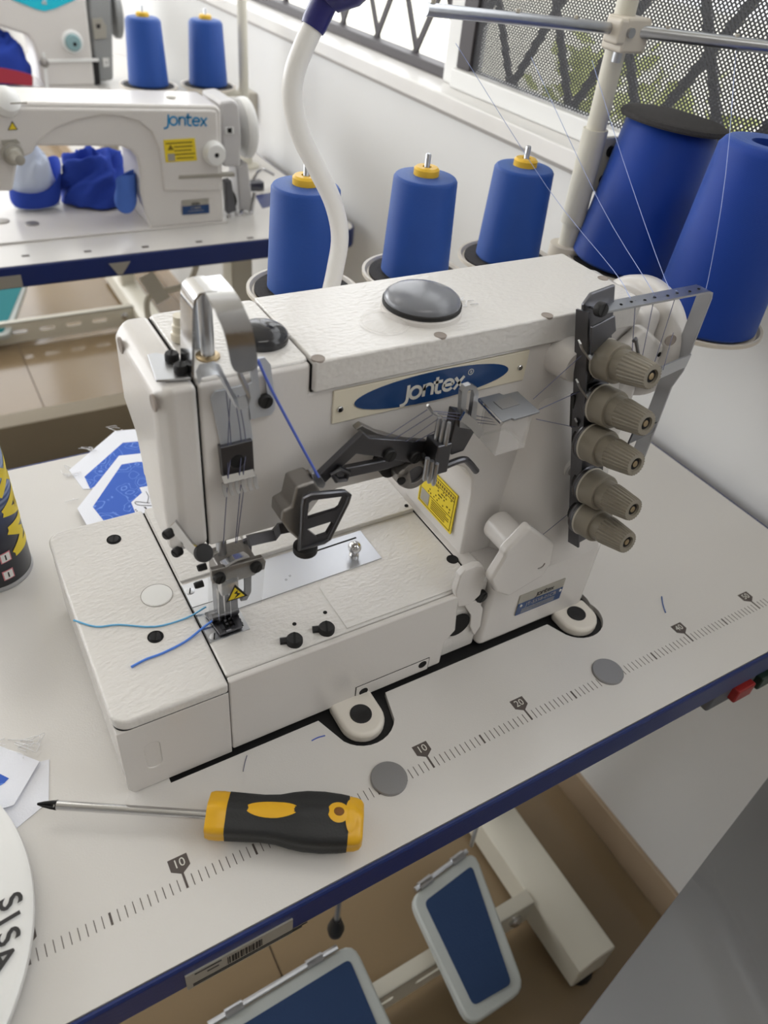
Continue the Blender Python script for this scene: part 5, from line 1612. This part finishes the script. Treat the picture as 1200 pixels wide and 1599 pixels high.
def ramp(src, stops, lo, hi, interp='LINEAR'):
    mr = nt.nodes.new('ShaderNodeMapRange')
    mr.inputs['From Min'].default_value = lo
    mr.inputs['From Max'].default_value = hi
    nt.links.new(src, mr.inputs['Value'])
    r = nt.nodes.new('ShaderNodeValToRGB')
    r.color_ramp.interpolation = interp
    e = r.color_ramp.elements
    e[0].position, e[0].color = stops[0][0], stops[0][1]
    e[1].position, e[1].color = stops[-1][0], stops[-1][1]
    for p_, c_ in stops[1:-1]:
        q_ = e.new(p_)
        q_.color = c_
    nt.links.new(mr.outputs['Result'], r.inputs['Fac'])
    return r


base_r = ramp(sxyz.outputs['Z'], [(0, srgb(22, 24, 30)), (0.35, srgb(24, 30, 50)), (0.6, srgb(38, 58, 104)), (0.8, srgb(120, 140, 176)), (1, srgb(222, 226, 232))], 0.0, 0.165)
wv = nt.nodes.new('ShaderNodeTexWave')
wv.bands_direction = 'Z'
wv.inputs['Scale'].default_value = 62
wv.inputs['Distortion'].default_value = 1.5
wv.inputs['Detail'].default_value = 0.5
nt.links.new(tc_n.outputs['Object'], wv.inputs['Vector'])
msk = ramp(sxyz.outputs['Z'], [(0, (0, 0, 0, 1)), (0.48, (0, 0, 0, 1)), (0.62, (.55, .55, .55, 1)), (1, (.2, .2, .2, 1))], 0.0, 0.165)
mul = nt.nodes.new('ShaderNodeMath')
mul.operation = 'MULTIPLY'
nt.links.new(wv.outputs['Fac'], mul.inputs[0])
nt.links.new(msk.outputs['Color'], mul.inputs[1])
mxn = nt.nodes.new('ShaderNodeMix')
mxn.data_type = 'RGBA'
mxn.inputs['B'].default_value = srgb(190, 202, 222)
nt.links.new(mul.outputs[0], mxn.inputs['Factor'])
nt.links.new(base_r.outputs['Color'], mxn.inputs['A'])
nt.links.new(mxn.outputs['Result'], nt.nodes['Principled BSDF'].inputs['Base Color'])
cb2 = MB().lathe([(cr - 0.004, 0.002), (cr - 0.001, 0.0035), (cr, 0.006), (cr, 0.148), (cr - 0.002, 0.156), (cr - 0.009, 0.166), (cr - 0.013, 0.170)], (cx, cy, TZ), Z, 56)
obj('can_body', cb2, cm, can)
obj('bottom_rim', MB().lathe([(cr - 0.003, 0.0), (cr + 0.0006, 0.0006), (cr + 0.0008, 0.003), (cr, 0.005), (cr - 0.003, 0.005)], (cx, cy, TZ), Z, 56), M['satin'], can)
obj('can_cap', MB().lathe([(0.026, 0.160), (0.0275, 0.162), (0.0275, 0.200), (0.024, 0.205), (0.002, 0.206)], (cx, cy, TZ), Z, 40), M['white'], can)
obj('nozzle_ring', MB().lathe([(0.0215, 0.164), (0.0288, 0.164), (0.0288, 0.169), (0.0215, 0.170)], (cx, cy, TZ), Z, 40), M['satin'], can)


va = math.atan2(CAM.y - cy, CAM.x - cx)      # side that faces into the room
ym = MB()
LET = {'M': [(0, 0), (0, 1), (0.5, 0.42), (1, 1), (1, 0)], 'A': [(0, 0), (0.5, 1), (1, 0)], 'A2': [(0.25, 0.32), (0.75, 0.32)], 'X': [(0, 0), (1, 1)], 'X2': [(0, 1), (1, 0)]}
for ch, u0 in (('M', 0.036), ('A', 0.069), ('A2', 0.069), ('X', 0.101), ('X2', 0.101)):
    P_ = LET[ch]
    fine = []
    for (p0, p1) in zip(P_, P_[1:]):
        for k in range(12):
            fine.append((p0[0] + (p1[0] - p0[0]) * k / 12, p0[1] + (p1[1] - p0[1]) * k / 12))
    fine.append(P_[-1])
    for (p0, p1) in zip(fine, fine[1:]):
        a_, b_ = Vector((p0[0] * 0.026, p0[1] * 0.030)), Vector((p1[0] * 0.026, p1[1] * 0.030))
        d_ = (b_ - a_).normalized()
        n2 = Vector((-d_.y, d_.x)) * 0.0042
        a_, b_ = a_ - d_ * 0.0012, b_ + d_ * 0.0012
        vs_ = []
        for w_ in (a_ - n2, a_, a_ + n2, b_ - n2, b_, b_ + n2):
            an = va + math.radians(90) - w_.y / cr
            vs_.append((cx + (cr + 0.0004) * math.cos(an), cy + (cr + 0.0004) * math.sin(an), TZ + u0 + w_.x))
        ym.faces(vs_, [(0, 1, 4, 3), (1, 2, 5, 4)])
obj('lettering', ym, M['yellow'], can, smooth=False, label='yellow lettering running up the can')


def can_patch(a0, a1, z0, z1, r_):
    mb = MB()
    for k in range(6):
        t0, t1 = a0 + (a1 - a0) * k / 6, a0 + (a1 - a0) * (k + 1) / 6
        mb.faces([(cx + r_ * math.cos(t), cy + r_ * math.sin(t), z) for t, z in ((t0, z0), (t1, z0), (t1, z1), (t0, z1))], [(0, 1, 2, 3)])
    return mb


for k, z0 in enumerate((0.012, 0.032)):
    t0 = va + math.radians(8 + 3 * k)
    wp = obj('warning_label', can_patch(t0, t0 + 0.30, TZ + z0, TZ + z0 + 0.011, cr + 0.0003), M['pink'], can, smooth=False)
    obj('label_field', can_patch(t0 + 0.03, t0 + 0.27, TZ + z0 + 0.001, TZ + z0 + 0.010, cr + 0.0005), M['white'], wp, smooth=False)
    obj('warning_mark', can_patch(t0 + 0.13, t0 + 0.17, TZ + z0 + 0.0025, TZ + z0 + 0.0085, cr + 0.0007), M['ink'], wp, smooth=False)
obj('text_panel', can_patch(va - 0.35, va + 0.22, TZ + 0.055, TZ + 0.09, cr + 0.0003), mat('grey_text_panel', (72, 74, 80), 0.5), can, smooth=False)

# ================================================================= PRINTED LABELS
lm = mat('printed_blue_label', (60, 100, 196), 0.8)
nt = lm.node_tree
tcn = nt.nodes.new('ShaderNodeTexCoord')
vo = nt.nodes.new('ShaderNodeTexVoronoi')
vo.inputs['Scale'].default_value = 62
ns = nt.nodes.new('ShaderNodeTexNoise')
ns.inputs['Scale'].default_value = 40
mxv = nt.nodes.new('ShaderNodeMix')
mxv.data_type = 'RGBA'
mxv.blend_type = 'LINEAR_LIGHT'
mxv.inputs['Factor'].default_value = 0.012
nt.links.new(tcn.outputs['Object'], ns.inputs['Vector'])
nt.links.new(tcn.outputs['Object'], mxv.inputs['A'])
nt.links.new(ns.outputs['Color'], mxv.inputs['B'])
nt.links.new(mxv.outputs['Result'], vo.inputs['Vector'])
rm = nt.nodes.new('ShaderNodeValToRGB')
e = rm.color_ramp.elements
e[0].position, e[0].color = 0.0, srgb(54, 96, 192)
e[1].position, e[1].color = 1.0, srgb(54, 96, 192)
for p_, c_ in ((0.28, srgb(54, 96, 192)), (0.32, srgb(120, 158, 230)), (0.36, srgb(54, 96, 192)), (0.52, srgb(54, 96, 192)), (0.55, srgb(112, 150, 226)), (0.58, srgb(54, 96, 192))):
    e.new(p_).color = c_
nt.links.new(vo.outputs['Distance'], rm.inputs['Fac'])
nt.links.new(rm.outputs['Color'], nt.nodes['Principled BSDF'].inputs['Base Color'])


def zp(z, *px):
    return [pt(a_, b_, 'z', z) for a_, b_ in px]


l1 = obj('printed_label', MB().prism(zp(TZ, (108, 735), (180, 674), (228, 670), (300, 700), (300, 760), (130, 765)), (0, 0, 0.0007)), M['paper'], smooth=False)
tag(l1, 'white cut fabric label with blue print, lower one behind the machine head', 'label', 'printed fabric labels')
obj('blue_print', MB().prism(zp(TZ + 0.0008, (132, 745), (192, 692), (240, 688), (280, 705), (200, 730), (141, 764)), (0, 0, 0.0002)), lm, l1, smooth=False)
z2 = TZ + 0.0042
l2_ = obj('printed_label', MB().prism(zp(z2, (121, 795), (186, 713), (260, 705), (330, 740), (330, 800), (300, 860), (152, 850)), (0, 0, 0.0008)), M['paper'], smooth=False)
tag(l2_, 'white fabric label with blue leafy print and script, on top behind the machine head', 'label', 'printed fabric labels')
obj('blue_print', MB().prism(zp(z2 + 0.0009, (145, 792), (190, 726), (214, 722), (300, 722), (300, 850), (175, 830)), (0, 0, 0.0002)), lm, l2_, smooth=False)
obj('white_tag', MB().prism(zp(z2 + 0.0012, (205, 785), (214, 777), (222, 770), (218, 762), (240, 758), (300, 770), (300, 820), (218, 818)), (0, 0, 0.0002)), M['paper'], l2_, smooth=False)
sc_ = MB()
for P_ in ([(234, 786), (212, 784), (216, 789), (238, 790)], [(225, 792), (230, 797), (227, 792), (234, 803), (229, 799), (237, 806)], [(231, 807), (238, 803), (233, 803), (240, 808)], [(228, 768), (232, 776), (230, 786)]):
    q_ = smooth_path(zp(z2 + 0.0016, *P_), 4)
    sc_.tube(q_, 0.00035, 5)
for k in range(7):
    p_ = zp(z2 + 0.0016, (211 + k * 1.9, 797 + k * 2.1), (213 + k * 1.9, 796 + k * 2.1))
    sc_.tube(p_, 0.00035, 4)
obj('script_print', sc_, M['ink'], l2_, smooth=False)
fr = MB()
rb = random.Random(9)
for k in range(16):
    px, py = rb.choice(((124, 745), (120, 780), (135, 810), (186, 672), (150, 700), (110, 735), (150, 835)))
    p_ = pt(px + rb.uniform(-6, 6), py + rb.uniform(-6, 6), 'z', TZ + 0.0012)
    fr.tube(smooth_path([p_, p_ + Vector((rb.uniform(-.008, 0), rb.uniform(-.004, .006), 0.001)), p_ + Vector((rb.uniform(-.016, -.004), rb.uniform(-.004, .012), 0))], 3), 0.0003, 4)
fo = tag(obj('loose_fibres', fr, M['lint'], smooth=False), 'loose white fibres fraying around the blue fabric labels', 'fibres', kind='stuff')
l3 = obj('printed_label', MB().prism([(-0.1605, 0.1345, TZ), (-0.168, 0.100, TZ), (-0.26, 0.06, TZ), (-0.27, 0.155, TZ)], (0, 0, 0.0006)), M['paper'], smooth=False)
tag(l3, 'white fabric label sticking out lowest under the round white plate', 'label', 'printed fabric labels')
l4 = obj('printed_label', MB().prism(zp(TZ + 0.0022, (62, 1190), (22, 1258), (-80, 1290), (-80, 1150), (0, 1166)), (0, 0, 0.0007)), M['paper'], smooth=False)
tag(l4, 'white fabric label with blue corner, upper one beside the screwdriver tip', 'label', 'printed fabric labels')
obj('blue_print', MB().prism(zp(TZ + 0.003, (-6, 1206), (14, 1216), (6, 1224), (-40, 1250), (-60, 1210)), (0, 0, 0.0002)), lm, l4, smooth=False)
fr = MB()
for k in range(10):
    p_ = pt(rb.uniform(0, 70), 1160 + rb.uniform(0, 26), 'z', TZ + 0.0034)
    fr.tube(smooth_path([p_, p_ + Vector((rb.uniform(-.006, .006), rb.uniform(.002, .008), 0.001)), p_ + Vector((rb.uniform(-.014, .004), rb.uniform(.004, .02), -0.003))], 3), 0.0003, 4)
tag(obj('loose_fibres', fr, M['lint'], smooth=False), 'loose white fibres at the lower left label edge', 'fibres', kind='stuff')

# ================================================================= ROUND WHITE PLATE with letters
dz = TZ + 0.0065
cxp, cyp = -0.3365, 0.052
wp_ = MB()
pf_ = [(0.140, 0.0), (0.147, 0.002), (0.1495, 0.006), (0.149, 0.010), (0.145, 0.0125), (0.0005, 0.0135)]
wp_.lathe(pf_, (cxp, cyp, dz - 0.0025), Z, 96)
rp = thing('round_plate', 'round white plastic plate with black lettering at the lower left', 'plate', (cxp, cyp, dz - 0.0025))
obj('disc', wp_, M['white'], rp, ang=50)
lt = MB()
for ch, px, py, s_ in (('S', 15, 1410, 1), ('I', 12, 1437, 1), ('S', 11, 1465, 1), ('A', 3, 1499, 1)):
    q = pt(px, py, 'z', dz + 0.0108)
    a_ = math.radians(-82 if ch != 'A' else -74)
    u_, v_ = Vector((math.cos(a_), math.sin(a_), 0)), Vector((-math.sin(a_), math.cos(a_), 0))
    text_mb(lt, ch, q + Z * 0.0006, u_, v_, 0.0190, Z, 0.0003, bold=0.022)
obj('lettering', lt, M['ink'], rp, smooth=False)

# ================================================================= GREY SEAT at the lower right
gz_ = 0.50
gs = thing('plastic_seat', 'smooth grey moulded seat with a raised ridge at the lower right', 'seat', (0.4, -0.3, 0))
gb1, gb2 = pt(1205, 1208, 'z', gz_), pt(880, 1632, 'z', gz_)
bd_ = (gb1 - gb2).normalized()
LS = (gb1 - gb2).length + 0.02
fd_ = (pt(1190, 1599, 'z', gz_) - pt(1082, 1380, 'z', gz_)).normalized()
sr = (pt(1082, 1380, 'z', gz_) - gb2).dot(bd_)
prof_s = [(0.0, 0.0), (sr * .5, 0.0), (sr - 0.040, 0.001), (sr - 0.022, 0.006), (sr - 0.008, 0.014), (sr + 0.004, 0.017), (sr + 0.016, 0.013), (sr + 0.032, 0.001), (sr + 0.06, -0.016), (LS, -0.050)]
m_ = MB()
R_ = []
for s, h in prof_s:
    R_.append([gb2 + bd_ * s + fd_ * t + Z * (h * (0.12 if t == 0 else 1) + dz_) for t, dz_ in ((0.0, -0.006), (0.0, 0.0), (0.03, 0.0), (0.40, 0.0), (0.40, -0.006), (0.03, -0.006))])
m_.loft(R_)
obj('seat_shell', m_, M['greyboard'], gs, ang=60, bevel=0.001)
for s, t in ((0.05, 0.05), (0.05, 0.36), (LS - 0.05, 0.05), (LS - 0.05, 0.36)):
    p_ = gb2 + bd_ * s + fd_ * t
    obj('leg', MB().cyl((p_.x, p_.y, 0), (p_.x, p_.y, gz_ - (0.004 if s < 0.1 else 0.06)), 0.012, seg=14), M['blackoxide'], gs)

# ================================================================= THREADS
GT = 'threads running to the nearest machine'


def thr(pts, r, m, label, group=None, sm=4, name='thread'):
    o = obj(name, MB().tube(smooth_path(pts, sm) if sm else pts, r, 6), m)
    return tag(o, label, 'thread', group)


gh = lambda px: Vector((pt(px, 470, 'y', 0.098).x, 0.098, gz + 0.0012))
rods = [pt(712, 62, 'y', 0.395), pt(790, 70, 'y', 0.395), pt(905, 90, 'y', 0.395), pt(1150, 75, 'y', 0.395)]
seg4 = [((712, 68), (855, 293), (958, 422), (985, 466)), ((830, 90), (936, 315), (1013, 444), (1022, 461)), ((925, 95), (973, 249), (1039, 436), (1058, 454)), ((1150, 80), (1134, 271), (1106, 440), (1098, 450))]
lbs = ['faint blue thread slanting left of the pole to the steel guide', 'blue thread crossing the low left side of the foam-topped cone', 'blue thread crossing the middle of the foam-topped cone', 'pale thread running over the open-topped large cone']
ydep = [(0.39, 0.30, 0.17, 0.098), (0.39, 0.27, 0.13, 0.098), (0.39, 0.27, 0.13, 0.098), (0.33, 0.14, 0.10, 0.098)]
for s_, l_, yd in zip(seg4, lbs, ydep):
    thr([pt(px, py, 'y', y_) for (px, py), y_ in zip(s_, yd)], 0.00026, M['faint'], l_)
for (a_, b_), l_ in zip((((993, 470), (987, 560)), ((1023, 462), (1000, 575)), ((1058, 456), (1012, 600)), ((1052, 520), (1036, 578))),
                        ('first thin thread hanging from the steel guide to the tension knobs', 'second thin thread hanging from the steel guide beside the white shroud', 'third thin thread hanging from the steel guide in front of the hand wheel', 'short thread between the guide leg and its lower hook')):
    thr([pt(*a_, 'y', 0.098), pt(*b_, 'y', 0.072)], 0.0003, M['fine'], l_, sm=0)
bxc = [pt(833, 624, 'z', 1.009), pt(842, 640, 'z', 1.009), pt(838, 655, 'z', 1.006)]
for q, e_, l_ in zip(bxc, ((908, 556), (905, 612), (900, 668)), ('upper thread from the tension bracket to the lidded box', 'middle thread from the tension bracket to the lidded box', 'lower thread from the tension bracket to the lidded box')):
    thr([q, pt(*e_, 'y', 0.090)], 0.0003, M['fine'], l_, sm=0)
thr([pt(845, 838, 'y', 0.070), pt(898, 795, 'y', 0.078)], 0.0003, M['fine'], 'thread from the white lever up to the tension bracket', sm=0)
for k, (a_, b_, c_) in enumerate((((770, 655), (735, 648), (672, 642)), ((772, 660), (740, 655), (684, 646)), ((776, 664), (742, 660), (690, 652)))):
    thr([pt(*a_, 'y', 0.100), pt(*b_, 'y', 0.094), pt(*c_, 'y', 0.088)], 0.00028, M['fine'], ('top', 'middle', 'bottom')[k] + ' thread between lidded box and the block of upright pins', sm=0)
for k, (a_, b_) in enumerate((((668, 640), (604, 682)), ((676, 648), (616, 686)), ((684, 655), (634, 690)), ((690, 668), (650, 690)))):
    thr([pt(*a_, 'y', 0.090), pt(*b_, 'y', 0.098)], 0.00028, M['fine'], ('first', 'second', 'third', 'fourth')[k] + ' thread from the left slanting from pins to the take-up bar', sm=0)
for k, (a_, b_, c_) in enumerate((((352, 600), (361, 695), (356, 750)), ((360, 612), (356, 700), (357, 752)), ((366, 616), (377, 690), (374, 748)), ((372, 618), (384, 690), (380, 745)))):
    thr([pt(*a_, 'y', 0.108), pt(*b_, 'y', 0.1165), pt(*c_, 'y', 0.112)], 0.0003, M['fine'], ('leftmost', 'second from left', 'third from left', 'rightmost')[k] + ' thread over the bright thread plate on the head')
for k, (a_, b_) in enumerate((((355, 762), (349, 850)), ((376, 758), (368, 848)), ((382, 755), (370, 848)))):
    thr([pt(*a_, 'y', 0.111), pt(*b_, 'y', 0.1185)], 0.0003, M['fine'], ('left', 'middle', 'right')[k] + ' thread hanging below the comb to the needles', sm=0)
thr([pt(403, 563, 'y', 0.115), pt(416, 592, 'y', 0.113), pt(432, 624, 'y', 0.110), pt(470, 695, 'y', 0.103), pt(498, 746, 'y', 0.0945)], 0.0009, M['thread'], 'thick blue thread from the slotted plate to the tip of the take-up bar')
thr([pt(322, 948, 'z', 0.842), pt(290, 966, 'z', BZ + .0006), pt(242, 979, 'z', BZ + .0006), pt(185, 976, 'z', BZ + .0006), pt(150, 979, 'z', BZ + .0006), pt(115, 969, 'z', BZ + .0008)], 0.0007, M['pale_thread'], 'pale blue thread tail lying across the left bed cover', name='thread_tail')
thr([pt(335, 968, 'z', 0.842), pt(318, 980, 'z', BZ + .002), pt(290, 1002, 'z', BZ + .0007), pt(255, 1020, 'z', BZ + .0007), pt(228, 1030, 'z', BZ + .0007), pt(205, 1042, 'z', BZ + .0008)], 0.0009, M['tail'], 'blue thread tail slanting down to the front of the left bed cover', name='thread_tail')
thr([pt(1034, 932, 'z', TZ + .0006), pt(1036, 945, 'z', TZ + .0006), pt(1040, 957, 'z', TZ + .0006)], 0.0006, mat('blue_scrap', (70, 100, 160), 0.8), 'short blue thread scrap lying on the table right of the machine', name='thread_scrap')
thr([pt(487, 1157, 'z', TZ + .0005), pt(497, 1152, 'z', TZ + .0005), pt(508, 1149, 'z', TZ + .0005)], 0.0005, M['thread'], 'short blue thread scrap on the table left of the front lug', name='thread_scrap')
thr([pt(386, 1180, 'z', TZ + .0005), pt(383, 1190, 'z', TZ + .0005), pt(380, 1205, 'z', TZ + .0005)], 0.0003, M['fine'], 'tiny grey thread scrap on the table in front of the bed', name='thread_scrap')
